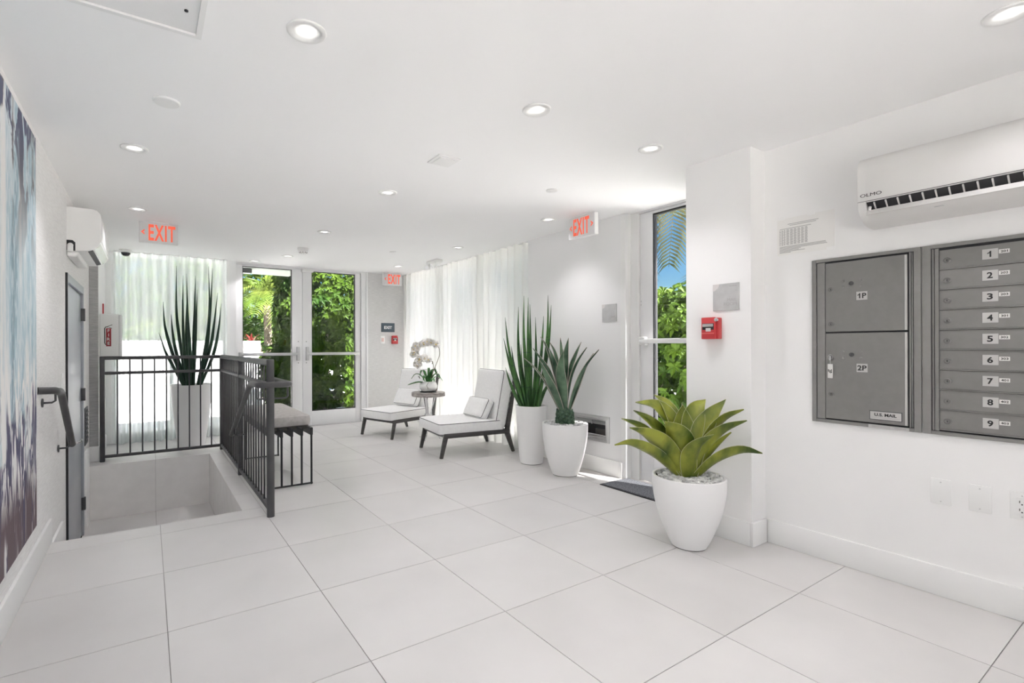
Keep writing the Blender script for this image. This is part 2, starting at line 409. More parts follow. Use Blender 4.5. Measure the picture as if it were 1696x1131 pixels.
# ---- ceiling with real round recesses and a square hatch opening
HATCH = (-.44, .167, 1.42, 2.022)
bm = bmesh.new()
def loop(pts):
    vs = [bm.verts.new(p) for p in pts]
    return [bm.edges.new((vs[i], vs[(i + 1) % len(vs)])) for i in range(len(vs))]
edges = loop([(-.65, YB - .1, H), (XW + .06, YB - .1, H), (XW + .06, YF + .1, H), (-.62, YF + .1, H)])
for x, y, _ in LAMPS:
    edges += loop([(x + R_HOLE * math.cos(2 * math.pi * k / 24), y + R_HOLE * math.sin(2 * math.pi * k / 24), H) for k in range(24)])
edges += loop([(HATCH[0], HATCH[2], H), (HATCH[1], HATCH[2], H), (HATCH[1], HATCH[3], H), (HATCH[0], HATCH[3], H)])
bmesh.ops.triangle_fill(bm, use_beauty=True, edges=edges)
for f in bm.faces:
    if f.normal.z > 0: f.normal_flip()
me = bpy.data.meshes.new('ceiling'); bm.to_mesh(me); bm.free()
ceiling = struct(link('ceiling', me, M_CEIL), 'smooth white plaster ceiling with recessed lamps')
hb = MB(); x0, x1, y0, y1 = HATCH
hb.box(x0 + .004, x1 - .004, y0 + .004, y1 - .004, H + .006, H + .02)
hatch = thing('access_hatch', 'square white access hatch set in the ceiling at the upper left', 'hatch', ((x0 + x1) / 2, (y0 + y1) / 2, H))
w_, d_ = (x1 - x0) / 2, (y1 - y0) / 2
MB().box(-w_ + .006, w_ - .006, -d_ + .006, d_ - .006, .005, .02).build('panel', M_WALLG, hatch)
fr = MB(); fr.box(-w_, -w_ + .018, -d_, d_, -.004, .004); fr.box(w_ - .018, w_, -d_, d_, -.004, .004); fr.box(-w_ + .018, w_ - .018, -d_, -d_ + .018, -.004, .004); fr.box(-w_ + .018, w_ - .018, d_ - .018, d_, -.004, .004)
fr.build('frame', M_TRIM, hatch)
MB().lathe([(.006, .005), (.006, .001), (.001, 0)], 10, (w_ - .055, d_ - .14, 0)).build('latch', M_DARK, hatch)
# unseen roof above the lobby, its height shaped to shade the hedge outside
rf = MB(); rf.box(-.8, 3.66, YB - .14, 7.4, H + .16, 4.2)
struct(rf.build('roof', M_SOFFIT), 'unseen roof block over the lobby, height shaped to shade the hedge')
cap_ = MB(); cap_.box(-.62, XW + .06, YB - .1, YF + .1, H + .125, H + .16)
struct(cap_.build('ceiling_backing', M_DARK), 'dark board above the plaster ceiling')
cn = MB(); cn.box(.95, 1.98, 7.41, 8.45, 2.30, 2.41); cn.box(.95, 1.98, 7.21, 7.41, 2.30, 2.40)
struct(cn.build('porch_canopy', M_SOFFIT), 'pale porch canopy outside above the left glass door')
pl = thing('porch_light', 'small dark box light under the porch canopy outside', 'light', (1.22, 7.9, 2.30))
MB().rbox(-.09, .09, -.05, .05, -.07, 0, .01).build('housing', M_RAIL, pl); MB().box(-.07, .07, -.035, .035, -.075, -.07).build('lens', M_PLASTIC, pl)

# ---- walls
D1 = (4.445, 5.50, LZ, 1.665)
struct(cut_boxes(MB(), 'x', XL - .14, XL, YB, 6.10, LZ, H, [D1]).build('wall_left', M_GRASS), 'left wall covered in pale woven grasscloth')
pier = struct(MB().box(XL - .14, -.415, 6.103, YF + .12, 0, H).build('wall_pier', M_WALL), 'narrow white pier at the far end of the left wall')
MB().box(XL, -.414, 6.098, 6.103, .15, H - .001).build('grasscloth_panel', M_GRASSD, pier)
WIN = (-.36, .875, .02, H - .02); DOORS = (.905, 2.79, 0, H)
wf = struct(cut_boxes(MB(), 'y', YF, YF + .12, -.414, XW + .06, -.1, H, [WIN, DOORS]).build('wall_far', M_WALL), 'far wall around the glass entrance doors')
MB().box(2.80, XW - .01, YF - .006, YF, .0, H - .001).build('grasscloth_panel', M_GRASSM, wf)
struct(MB().box(XR, XR + .14, YB, PY0, 0, H).build('wall_right', M_WALL), 'right wall in matt white paint behind the mailboxes')
struct(MB().box(PX, XW + .06, PY0, PY1, 0, H).build('wall_pillar', M_WALL), 'white pillar projecting between mailboxes and side door')
NB = (2.955, 3.36, .285, .490)
struct(cut_boxes(MB(), 'x', XN, XW + .06, YN0, YN1, 0, H, [NB]).build('wall_niche', M_WALLG), 'pale grey wall between the side door and the long curtain')
ww = cut_boxes(MB(), 'x', XW, XW + .08, YN1, YF + .12, -.1, H, [(4.12, 5.02, .08, H - .06), (5.08, 5.98, .08, H - .06), (6.04, 6.98, .08, H - .06)])
struct(ww.build('wall_window_side', M_FRAME), 'window wall behind the long white curtain')
for k, (a, b) in enumerate(((4.12, 5.02), (5.08, 5.98), (6.04, 6.98))):
    w = struct(thing('window_%d' % (k + 2), 'tall window pane behind the long white curtain, number %s from the pillar' % ('one', 'two', 'three')[k], None, (XW + .04, (a + b) / 2, .08)), None); w['kind'] = 'structure'
    L_ = (b - a) / 2; hh = H - .14
    MB().box(-.004, .004, -L_, L_, 0, hh).build('pane', M_GLASS, w)
    f_ = MB(); f_.box(-.02, .02, -L_, -L_ + .03, 0, hh); f_.box(-.02, .02, L_ - .03, L_, 0, hh); f_.box(-.02, .02, -L_ + .03, L_ - .03, .88, .92); f_.build('window_frame', M_FRAME, w)
BW = ((XL + .10, .40, .06, H - .03), (.48, 1.35, .06, H - .03))  # openings added out of view to let daylight into the near end
struct(cut_boxes(MB(), 'y', YB - .12, YB, XL - .14, XR + .14, -.1, H, BW).build('wall_back', M_WALL), 'wall behind the camera with window openings added for daylight')
for k, (a, b, z0, z1) in enumerate(BW):
    w = struct(thing('window_%d' % (k + 5), ('left', 'right')[k] + ' window added behind the camera to light the near end', None, ((a + b) / 2, YB - .06, z0)), None); w['kind'] = 'structure'
    L_ = (b - a) / 2
    MB().box(-L_, L_, -.004, .004, 0, z1 - z0).build('pane', M_GLASS, w)
    f_ = MB(); f_.box(-L_, -L_ + .04, -.025, .025, 0, z1 - z0); f_.box(L_ - .04, L_, -.025, .025, 0, z1 - z0); f_.box(-L_ + .04, L_ - .04, -.025, .025, 0, .05); f_.build('window_frame', M_FRAME, w)
# ---- window behind the left curtain
w = struct(thing('window_1', 'tall window behind the sheer curtain left of the glass doors', None, (0, YF + .06, .02)), None); w['kind'] = 'structure'
MB().box(WIN[0], WIN[1], -.004, .004, 0, H - .04).build('pane', M_GLASS, w)
f_ = MB()
for a, b in ((WIN[0], WIN[0] + .045), (WIN[1] - .045, WIN[1]), (.23, .27)): f_.box(a, b, -.03, .03, 0, H - .04)
f_.box(WIN[0] + .045, .23, -.03, .03, 0, .1); f_.box(.27, WIN[1] - .045, -.03, .03, 0, .1); f_.build('window_frame', M_FRAME, w)

# ---- baseboards
BB = .135
def base(name, label, x0, x1, y0, y1, z0=0., h=BB):
    struct(MB().rbox(x0, x1, y0, y1, z0, z0 + h, .004).build(name, M_TRIM), label)
base('baseboard_right', 'tall white baseboard under the mailboxes', XR - .016, XR, YB, PY0 - .016)
base('baseboard_pillar_front', 'white baseboard on the near face of the pillar', PX - .016, XR - .016, PY0 - .016, PY0)
base('baseboard_pillar_side', 'white baseboard on the long face of the pillar', PX - .016, PX, PY0, PY1)
base('baseboard_niche', 'white baseboard below the recessed metal box', XN - .016, XN, YN0 + .02, YN1)
base('baseboard_niche_end', 'short white baseboard end beside the side door', XN - .018, XN + .05, YN0 - .016, YN0 + .02)
base('baseboard_left', 'tall white baseboard on the left wall below the artwork', XL, XL + .016, YB, 3.735)
base('baseboard_stair', 'short white skirting piece at the top of the stair', XL, XL + .016, 3.78, 4.20, LZ, LZ * -1 - .02)
base('baseboard_landing', 'white skirting on the landing wall past the steel door', XL, XL + .022, 5.62, 5.85, LZ, .70)
base('baseboard_pier', 'white baseboard under the grey grasscloth pier', XL, -.412, 6.086, 6.098, 0, .15)
base('baseboard_alcove', 'white baseboard beside the left curtain', -.415, -.40, 6.11, 6.97)
base('baseboard_far', 'white baseboard under the exit plaque', 2.81, 3.30, YF - .018, YF - .006, 0, .10)

# ---- glass entrance doors (fixed frame, two leaves)
DY = YF + .05
fr = MB(); fr.box(.905, .985, DY - .05, DY + .05, 0, H); fr.box(2.715, 2.79, DY - .05, DY + .05, 0, H); fr.box(.985, 2.715, DY - .05, DY + .05, H - .02, H); fr.box(2.79, 2.815, YF - .02, YF + .1, 0, H)
struct(fr.build('trim_1', M_FRAME), 'grey aluminium frame around the entrance doors')
def leaf(name, label, x0, x1, g0, g1, hinge_left):
    d = struct(thing(name, label, None, (x0, DY, .006)), None); d['kind'] = 'structure'
    w = x1 - x0; a, b = g0 - x0, g1 - x0; top = H - .022 - .006; gz0, gz1 = .205, top - .02
    MB().rbox(0, a, -.024, .024, 0, top, .003).build('stile', M_FRAME, d); MB().rbox(b, w, -.024, .024, 0, top, .003).build('stile', M_FRAME, d)
    MB().rbox(a, b, -.024, .024, 0, gz0, .003).build('bottom_rail', M_FRAME, d); MB().rbox(a, b, -.024, .024, gz1, top, .003).build('top_rail', M_FRAME, d)
    MB().box(a, b, -.004, .004, gz0, gz1).build('pane', M_GLASS, d)
    gk = MB(); gk.box(a, a + .008, -.02, .02, gz0, gz1); gk.box(b - .008, b, -.02, .02, gz0, gz1); gk.box(a + .008, b - .008, -.02, .02, gz0, gz0 + .01); gk.box(a + .008, b - .008, -.02, .02, gz1 - .008, gz1); gk.build('glazing_bead', M_DARK, d)
    hx = b + (w - b) * .55 if hinge_left else a * .45
    pb = MB().rbox(*((.06, hx) if hinge_left else (hx, w - .03)), -.075, -.04, 1.005, 1.045, .008).build('push_bar', M_STEEL, d)
    MB().rbox(hx - .02, hx + .02, -.07, -.024, .93, 1.125, .006).build('bar_bracket', M_STEEL, d)
    ex = .06 if hinge_left else w - .06
    MB().rbox(ex - .03, ex + .03, -.07, -.024, .995, 1.055, .006).build('bar_end_cap', M_STEEL, d)
    for z in (1.20, .90): MB().lathe([(.006, 0), (.006, .003), (.001, .004)], 10, (hx + (.008 if hinge_left else -.008), -.024, z), 'y').build('screw', M_RAIL, d)
    return d
dl = leaf('door_1', 'left leaf of the glass entrance doors with a push bar', .985, 1.846, 1.066, 1.705, True)
dr = leaf('door_2', 'right leaf of the glass entrance doors with a push bar', 1.852, 2.712, 1.981, 2.629, False)
MB().rbox(-.02, .14, -.09, -.02, H - .07, H - .03, .006).build('door_closer', M_PLASTIC, dr)
struct(MB().rbox(.91, 2.79, YF - .02, YF + .12, -.004, .008, .003).build('trim_2', M_STEEL), 'metal threshold under the entrance doors')

# ---- side glass door (right) and its frame
SX = 3.50
fr = MB(); fr.box(SX - .02, SX + .10, 2.686, 2.766, 0, H); fr.box(SX - .02, SX + .10, PY1, PY1 + .06, 0, H); fr.box(SX - .02, SX + .10, PY1 + .06, 2.686, H - .012, H)
struct(fr.build('trim_3', M_TRIM), 'white frame around the side glass door')
struct(MB().box(XN, SX + .1, 2.766, YN0, 0, H).build('trim_4', M_TRIM), 'sunlit white jamb left of the side glass door')
d3 = struct(thing('door_3', 'tall side glass door with a white crossbar next to the pillar', None, (SX, 0, .006)), None); d3['kind'] = 'structure'
t3 = H - .02
MB().rbox(0, .045, 2.562, 2.684, 0, t3, .003).build('stile', M_FRAME, d3); MB().rbox(0, .045, PY1 + .062, 1.99, 0, t3, .003).build('stile', M_FRAME, d3)
MB().rbox(0, .045, 1.99, 2.562, 0, .22, .003).build('bottom_rail', M_FRAME, d3); MB().rbox(0, .045, 1.99, 2.562, t3 - .022, t3, .003).build('top_rail', M_FRAME, d3)
MB().box(.02, .028, 1.99, 2.562, .22, t3 - .022).build('pane', M_GLASS, d3)
gk = MB(); gk.box(.002, .044, 2.552, 2.563, .22, t3 - .022); gk.box(.002, .044, 1.989, 2.0, .22, t3 - .022); gk.box(.002, .044, 2.0, 2.552, t3 - .034, t3 - .022); gk.build('glazing_bead', M_DARK, d3)
MB().rbox(-.05, -.018, 1.95, 2.665, 1.145, 1.185, .008).build('push_bar', M_WHITEG, d3)
MB().rbox(-.045, 0, 2.61, 2.67, 1.13, 1.20, .006).build('bar_end_cap', M_PLASTIC, d3)
for z in (1.47, 1.50): MB().lathe([(.005, 0), (.005, .003)], 8, (0, 0, 0)).build('screw', M_STEEL, d3, (-.002, 2.675, z), (0, R(-90), 0))

# ---- steel door on the landing, in the left wall
d4 = struct(thing('door_4', 'blue grey steel door with dark frame at the landing in the left wall', None, (XL, D1[0], LZ), LW), None); d4['kind'] = 'structure'
W4, H4 = D1[1] - D1[0], D1[3] - D1[2]
fr = MB(); fr.box(0, .055, -.012, .10, 0, H4); fr.box(W4 - .055, W4, -.012, .10, 0, H4); fr.box(.055, W4 - .055, -.012, .10, H4 - .06, H4); fr.build('door_frame', M_DOORST, d4)
ed = MB(); ed.box(-.004, .0, -.014, .02, 0, H4); ed.box(.055, .06, -.006, .02, 0, H4 - .06); ed.build('shadow_gap', M_DARK, d4)
MB().rbox(.06, W4 - .058, .004, .046, .006, H4 - .064, .003).build('door_panel', M_DOORST, d4)
for z in (1.94, 1.24, .28): MB().rbox(W4 - .066, W4 - .03, -.026, .004, z - .055, z + .055, .003).build('hinge', M_RAIL, d4)
hd = MB(); hd.lathe([(.027, 0), (.027, .008), (.02, .012)], 16, (.13, .004, .955), 'y'); hd.tube([(.13, .0, .955), (.13, -.055, .955), (.145, -.066, .955), (.25, -.066, .955)], .010, 10); hd.build('lever_handle', M_CHROME, d4)

# ================================================================== CEILING FIXTURES
_trim = MB().lathe([(R_HOLE - .009, .0), (R_HOLE - .009, -.003), (.064, -.006), (.068, -.003), (.068, 0)], 40).mesh('trim_ring'); _trim.materials.append(M_PLASTIC)
_cup = MB().lathe([(R_HOLE - .008, -.002), (R_HOLE - .010, .02), (.030, .062), (.029, .075)], 40, smooth=True); _cup.f.pop(); _cup.sm.pop(); _cup.f.pop(); _cup.sm.pop()
_cup = _cup.mesh('reflector'); _cup.materials.append(M_WHITEG)
_lens = MB().lathe([(.030, .066), (.015, .063), (.001, .062)], 24).mesh('lens'); _lens.materials.append(M_LENS)
_ld = bpy.data.lights.new('downlight_bulb', 'SPOT'); _ld.energy = LAMP_W; _ld.spot_size = R(112); _ld.spot_blend = 1.; _ld.shadow_soft_size = .035; _ld.color = (1.0, .955, .985)
for x, y, where in LAMPS:
    t = thing('recessed_downlight', ('round white recessed downlight ' + where) if where else 'round white recessed downlight added unseen in the ceiling behind the camera', 'downlight', (x, y, H), 0, 'recessed ceiling downlights')
    for nm, me in (('trim_ring', _trim), ('reflector', _cup), ('lens', _lens)): link(nm, me, None, t)
    lo = bpy.data.objects.new('bulb', _ld); COL.objects.link(lo); lo.parent = t; lo.location = (0, 0, .0)
def cover_disc(x, y, r, label, m_=M_PLASTIC, th=.006, name='ceiling_cover_plate', cat='cover plate'):
    t = thing(name, label, cat, (x, y, H))
    MB().lathe([(r, -.0), (r, -th * .6), (r * .93, -th), (.001, -th - .001)], 36).build('plate', m_, t)
    MB().lathe([(r * .8, .0), (r * .8, -.001)], 24).build('shadow_gap', M_DARK, t)
cover_disc(.076, 2.619, .055, 'plain round white cover disc in the ceiling near the artwork', th=.009)
cover_disc(2.456, 2.638, .042, 'small round sprinkler cover in the ceiling left of the pillar', name='sprinkler_cover', cat='sprinkler')
cover_disc(2.455, 5.363, .042, 'small round sprinkler cover in the ceiling before the orchid', M_WALLG, name='sprinkler_cover', cat='sprinkler')
t = thing('ceiling_vent', 'small square white vent plate in the middle of the ceiling', 'vent', (1.508, 2.56, H), R(0))
MB().rbox(-.075, .075, -.075, .075, -.007, 0, .003).build('plate', M_PLASTIC, t)
MB().rbox(-.055, .055, -.055, .055, -.011, -.007, .002).build('inner_panel', M_PLASTIC, t)
t = thing('smoke_detector', 'white round smoke detector on the ceiling before the glass doors', 'detector', (1.494, 5.70, H))
MB().lathe([(.062, 0), (.062, -.018), (.058, -.024)], 32).build('base', M_PLASTIC, t)
MB().lathe([(.055, -.024), (.050, -.045), (.034, -.056), (.001, -.058)], 32).build('sensor_dome', M_PLASTIC, t)
sl = MB()
for k in range(10):
    a = k * math.pi / 5; sl.bar((.047 * math.cos(a), .047 * math.sin(a), -.048), (.036 * math.cos(a), .036 * math.sin(a), -.0565), .008, .003)
sl.build('vent_slot', M_RAIL, t)
t = thing('security_camera', 'small dark dome security camera on the ceiling above the left curtain', 'camera', (-.21, 6.86, H))
MB().lathe([(.062, 0), (.062, -.02), (.054, -.034), (.046, -.034)], 32).build('base', M_PLASTIC, t)
MB().lathe([(.046, -.034), (.043, -.052), (.030, -.068), (.012, -.075), (.001, -.076)], 32).build('dome', mat('smoked_dome', (.03, .03, .035), .08), t)
t = thing('emergency_light', 'white twin-head emergency light under the ceiling beside the long curtain', 'emergency light', (3.16, 5.62, H))
MB().rbox(-.05, .05, -.14, .14, -.05, 0, .015, 3).build('housing', M_PLASTIC, t)
for s_ in (-1, 1):
    hd = MB().lathe([(.020, -.01), (.036, .03), (.038, .045), (.030, .045)], 20).build('lamp_head', M_PLASTIC, t, (-.035, s_ * .085, -.07), (R(18 * s_), R(-120), 0))
    MB().lathe([(.030, .044), (.001, .047)], 20).build('lamp_lens', mat('clear_lens', (.9, .9, .92), .1), hd)

# ---- exit signs
def chevron(left, h):
    s = -1 if left else 1; w = h * .55; t_ = h * .30
    P = [(-w * s / 2, h / 2), (w * s / 2, 0), (-w * s / 2, -h / 2), (-w * s / 2, -h / 2 + t_), (w * s / 2 - t_ * 1.0 * s, 0), (-w * s / 2, h / 2 - t_)]
    return MB().prism(P, -.0012, 0)
def exit_sign(label, loc, rz, arrows):
    t = thing('exit_sign', label, 'exit sign', loc, rz)
    W, HH, TH = .30, .185, .045
    MB().rbox(-W / 2, W / 2, -TH / 2, TH / 2, -.195, -.195 + HH, .006, 2).build('housing', M_PLASTIC, t)
    MB().rbox(-.075, .075, -.03, .03, -.012, 0, .004).build('ceiling_mount', M_PLASTIC, t)
    fc = MB().rbox(-W / 2 + .002, W / 2 - .002, -TH / 2 - .004, -TH / 2, -.193, -.193 + HH - .004, .0015).build('face_plate', M_SIGNF, t)
    both = len(arrows) == 2; dx = 0 if both else .024
    link('letters', fit(text('EXIT', .19, .0008, .6, .0042, space=1.14), .180 if both else .205, .143), M_EXITR, t, (dx, -TH / 2 - .0052, -.102))
    zc = -.102
    if 'l' in arrows: chevron(True, .05).build('arrow', M_EXITR, t, (-.122, -TH / 2 - .004, zc))
    if 'r' in arrows: chevron(False, .05).build('arrow', M_EXITR, t, (.122, -TH / 2 - .004, zc))
    return t
exit_sign('exit sign with left arrow hanging from the ceiling over the stair railing', (.088, 5.2, H), 0, 'l')
exit_sign('exit sign with arrows on both sides hanging near the side door', (3.14, 2.985, H), RW, 'lr')
exit_sign('farthest exit sign, hanging in the corner before the long curtain', (3.14, 6.90, H), 0, 'l')

# ================================================================== RIGHT WALL
def wall_thing(name, label, cat, y, z, wall='right', group=None):
    x, r = {'right': (XR, RW), 'pillar': (PX, RW), 'niche': (XN, RW), 'left': (XL, LW)}[wall]
    return thing(name, label, cat, (x, y, z), r, group)
# ---- air conditioner
def ac_unit(t, L, open_slot):
    prof = [(0, .315), (-.15, .315), (-.178, .306), (-.197, .285), (-.203, .25), (-.203, .105)]
    low = [(-.203, .10), (-.198, .075), (-.185, .05), (-.16, .026), (-.12, .008), (-.06, 0), (0, 0)]
    body = MB()
    if open_slot:
        poly = prof + [(-.198, .098), (-.14, .09), (-.13, .065), (-.185, .045)] + low[3:]
        body.prism(poly, .03, L - .03, 'yz', True)
        for a, b in ((0, .03), (L - .03, L)): body.prism(prof + low, a, b, 'yz', True)
    else:
        body.prism(prof + low, 0, L, 'yz', True)
    body.build('body', mat('ac_shell', (.70, .69, .675), .4) if open_slot else M_PLASTIC, t)
    if open_slot:
        ln = MB(); ln.box(0, L, -.2036, -.19, .1015, .1035); ln.build('panel_seam', M_RAIL, t)
        MB().prism([(-.197, .0975), (-.14, .0895), (-.131, .0655), (-.152, .054), (-.172, .066)], .032, L - .032, 'yz').build('outlet_shade', M_DARK, t)  # solid dark wedge fills the notch, shade of the slot as colour
        k = 0; x = .06
        while x < L - .06:
            MB().bar((x, -.196, .094), (x, -.160, .056), .005, .010).build('vane', mat('ac_shell', (.70, .69, .675), .4), t); x += .042
        MB().bar((.03, -.188, .050), (L - .03, -.188, .050), .005, .026, (0, -.5, -.86)).build('flap', mat('ac_flap', (.60, .59, .58), .4), t)
        MB().tube([(.04, -.185, .060), (.04, -.180, .078)], .006, 8).build('flap_pivot', M_PLASTIC, t)
        MB().rbox(L * .32, L * .32 + .035, -.165, -.155, .026, .036, .004).build('receiver_tab', M_STEEL, t)
        link('logo_lettering', text('OLMO', .021, .0004, 1.35, .0), M_INK, t, (.05, -.2036, .130))
        MB().box(.06, .11, -.1725, -.168, .0365, .0395).build('marking', M_GREYINK, t)
    else:
        MB().prism([(-.201, .088), (-.19, .054), (-.16, .022), (-.158, .025), (-.186, .056), (-.197, .09)], .02, L - .02, 'yz', True).build('flap', M_WHITEG, t)
        MB().prism([(-.15, .0185), (-.12, .0065), (-.12, .012), (-.15, .024)], .04, L - .04, 'yz').build('outlet_slit', M_DARK, t)
        MB().box(.004, .02, -.0, .012, .0, .315).build('back_plate', M_DARK, t)
        MB().prism([(0, .075), (-.035, .075), (-.05, .06), (-.05, .0), (0, 0)], -.0015, .001, 'yz').build('pipe_notch', M_DARK, t)
        MB().tube([(.006, -.022, .04), (-.012, -.022, .035), (-.012, -.022, -.01)], .018, 10).build('pipe', M_PLASTIC, t)
t = wall_thing('air_conditioner', 'white wall air conditioner with open louvre above the mailboxes', 'air conditioner', .945, 1.70); ac_unit(t, .80, True)
t = wall_thing('air_conditioner', 'white wall air conditioner high on the left wall seen from its end', 'air conditioner', 4.515, 1.835, 'left'); ac_unit(t, .82, False)
MB().rbox(-.005, .62, -.07, -.002, -.045, -.004, .012, 3).build('pipe_cover', M_PLASTIC, t)
# ---- paper notice
t = wall_thing('paper_notice', 'white printed paper notice taped to the wall left of the air conditioner', 'paper', 1.25, 1.742)
MB().box(-.139, .139, -.0015, 0, -.103, .103).build('sheet', M_PAPER, t)
pr_ = MB()
def ln(x0, x1, z): pr_.box(x0, x1, -.0022, -.0014, z - .0011, z + .0011)
ln(-.085, .065, .068); ln(-.075, .055, .060); ln(-.125, .03, .045)
for k in range(17):
    z = .038 - k * .0052
    for a, b in ((-.127, -.122), (-.117, -.109), (-.105, -.098), (-.092, -.079), (-.073, -.06), (-.055, -.042), (-.036, -.024), (-.018, -.006), (.0, .012)): ln(a, b + .001 * (k % 3), z)
for k, (a, b) in enumerate(((-.127, .098), (-.127, .10), (-.127, .105), (-.127, -.02), (-.127, -.03), (-.127, 0), (-.127, -.07))): ln(a, b, -.055 - k * .0056)
pr_.build('printed_lines', mat('faded_print', (.30, .295, .29), .7), t)
for x, z in ((-.12, .105), (.12, -.10), (.03, .105)): MB().box(x - .018, x + .018, -.0026, -.0016, z - .009, z + .009).build('tape', M_WALL, t)
# ---- mailboxes
def keyhole(parent, x, z, y, r=.0115):
    k = MB().lathe([(r, 0), (r, .004), (r * .75, .006), (r * .55, .0045), (.0005, .0045)], 18, (x, y, z), 'y').build('lock', mat('lock_nickel', (.22, .215, .21), .32, .8), parent)
    MB().box(x - .0012, x + .0012, y - .0062, y - .004, z - .004, z + .004).build('keyhole', M_DARK, k)
def bezel(t, W, Ht, cut_l=.028, cut_r=.028, cut_b=.016, cut_t=.016):
    f = MB(); f.rbox(0, cut_l, -.012, 0, 0, Ht, .0015, 1, False); f.rbox(W - cut_r, W, -.012, 0, 0, Ht, .0015, 1, False)
    f.box(cut_l, W - cut_r, -.012, 0, 0, cut_b); f.box(cut_l, W - cut_r, -.012, 0, Ht - cut_t, Ht); f.build('outer_frame', M_MAIL, t)
    MB().box(cut_l, W - cut_r, -.002, 0, cut_b, Ht - cut_t).build('shadow_gap', M_DARK, t)
Y0m, Z0m, Hm = 1.213, .727, .860
t = wall_thing('parcel_locker', 'grey metal parcel locker with two tall doors marked 1P and 2P', 'mailbox', Y0m, Z0m)
Wm = .443; bezel(t, Wm, Hm, .020, .026)
MB().rbox(.024, .060, -.010, -.001, .019, Hm - .019, .001, 1, False).build('side_strip', M_MAIL, t)
MB().rbox(Wm - .042, Wm - .036, -.011, -.001, .019, Hm - .019, .001, 1, False).build('hinge_strip', M_MAIL, t)
MB().rbox(Wm - .033, Wm - .029, -.011, -.001, .019, Hm - .019, .001, 1, False).build('hinge_strip', M_MAIL, t)
for z0, z1, num, lz in ((.474, .836, '1P', .654), (.022, .470, '2P', .292)):
    d = MB().rbox(.0625, Wm - .048, -.011, -.001, z0 + .002, z1 - .002, .0015, 1, False).build('door', M_MAILD, t)
    MB().rbox(Wm - .058, Wm - .049, -.0125, -.011, z0 + .004, z1 - .004, .001, 1, False).build('door_edge', M_STEEL if False else M_LABEL, d)
    MB().box(.197, .242, -.0118, -.011, lz - .021, lz + .021).build('number_label', M_LABEL, d)
    if num == '1P':
        digit_one(.026, -.0105).build('number', M_INK, d, (.2195, -.0122, lz)); link('number', fit(text('P', .036, .0003, 1.0, .0009), .017, .026), M_INK, d, (.2295, -.0122, lz))
    else: link('number', fit(text(num, .036, .0003, 1.0, .0009), .038, .026), M_INK, d, (.2195, -.0122, lz))
    cz = lz + .066
    MB().lathe([(.0105, 0), (.0105, .003), (.007, .003), (.006, .001), (.0005, .001)], 18, (.176, -.011, cz), 'y').build('centre_lock', M_RAIL, d)
    for dx in (-.035, .039):
        for dz in (.016, -.016): MB().lathe([(.0065, 0), (.005, .0025), (.001, .0035)], 12, (.176 + dx, -.011, cz + dz), 'y').build('rivet', M_MAIL, d)
    for z in ((.696, .516) if num == '1P' else (.335, .152)): keyhole(d, .088, z, -.011)
    if num == '2P':
        MB().rbox(.249, .375, -.0122, -.011, .040, .084, .001, 1, False).build('plate_rim', M_RAIL, d)
        MB().rbox(.252, .372, -.0132, -.0122, .043, .081, .0008, 1, False).build('mail_plate', M_LABEL, d)
        link('plate_lettering', text('U.S. MAIL', .0195, .0003, 1.08, .0006), M_INK, d, (.312, -.0135, .066))
        MB().box(.258, .366, -.0136, -.0131, .0505, .0525).build('plate_rule', M_GREYINK, d)
MB().box(.245, .40, -.0126, -.012, .001, .015).build('maker_label', M_LABEL, t)
MB().box(.26, .33, -.013, -.0125, .005, .0105).build('maker_print', M_GREYINK, t)
MB().box(.345, .39, -.013, -.0125, .006, .0105).build('maker_print', M_GREYINK, t)
k = wall_thing('key_tag', 'small white key tag hanging from the lock of the 2P parcel door', 'key tag', Y0m - .088, Z0m + .345)
MB().tube([(.010 * math.cos(a), -.0225, .0 + .012 * math.sin(a)) for a in [2 * math.pi * q / 20 for q in range(20)]], .0016, 6, True).build('key_ring', M_STEEL, k)
MB().rbox(-.004, .004, -.027, -.017, -.018, .006, .001, 1).build('key', M_STEEL, k)
MB().tube([(0, -.0225, -.012), (0, -.0225, -.038)], .0018, 6).build('chain', M_STEEL, k)
MB().rbox(-.0115, .0115, -.026, -.020, -.110, -.036, .002, 2).build('tag', M_TAGW, k)
link('tag_lettering', text('2P', .024, .0003, .8, .0006), M_INK, k, (0, -.0264, -.074), (0, R(90), 0))
t = wall_thing('mailbox_unit', 'grey metal mailbox bank with nine small doors numbered 1 to 9', 'mailbox', .766, Z0m)
Wt = .50; bezel(t, Wt, Hm, .030, .030)
MB().rbox(.034, .040, -.010, -.001, .019, Hm - .019, .001, 1, False).build('hinge_strip', M_MAIL, t)
MB().rbox(.043, .052, -.011, -.001, .019, Hm - .019, .001, 1, False).build('hinge_strip', M_MAIL, t)
rail_ = MB(); rail_.box(.052, .057, -.014, -.001, .019, Hm - .019); rail_.box(Wt - .057, Wt - .036, -.012, -.001, .019, Hm - .019); rail_.build('inner_frame', M_MAIL, t)
PITCH = (.832 - .022) / 9
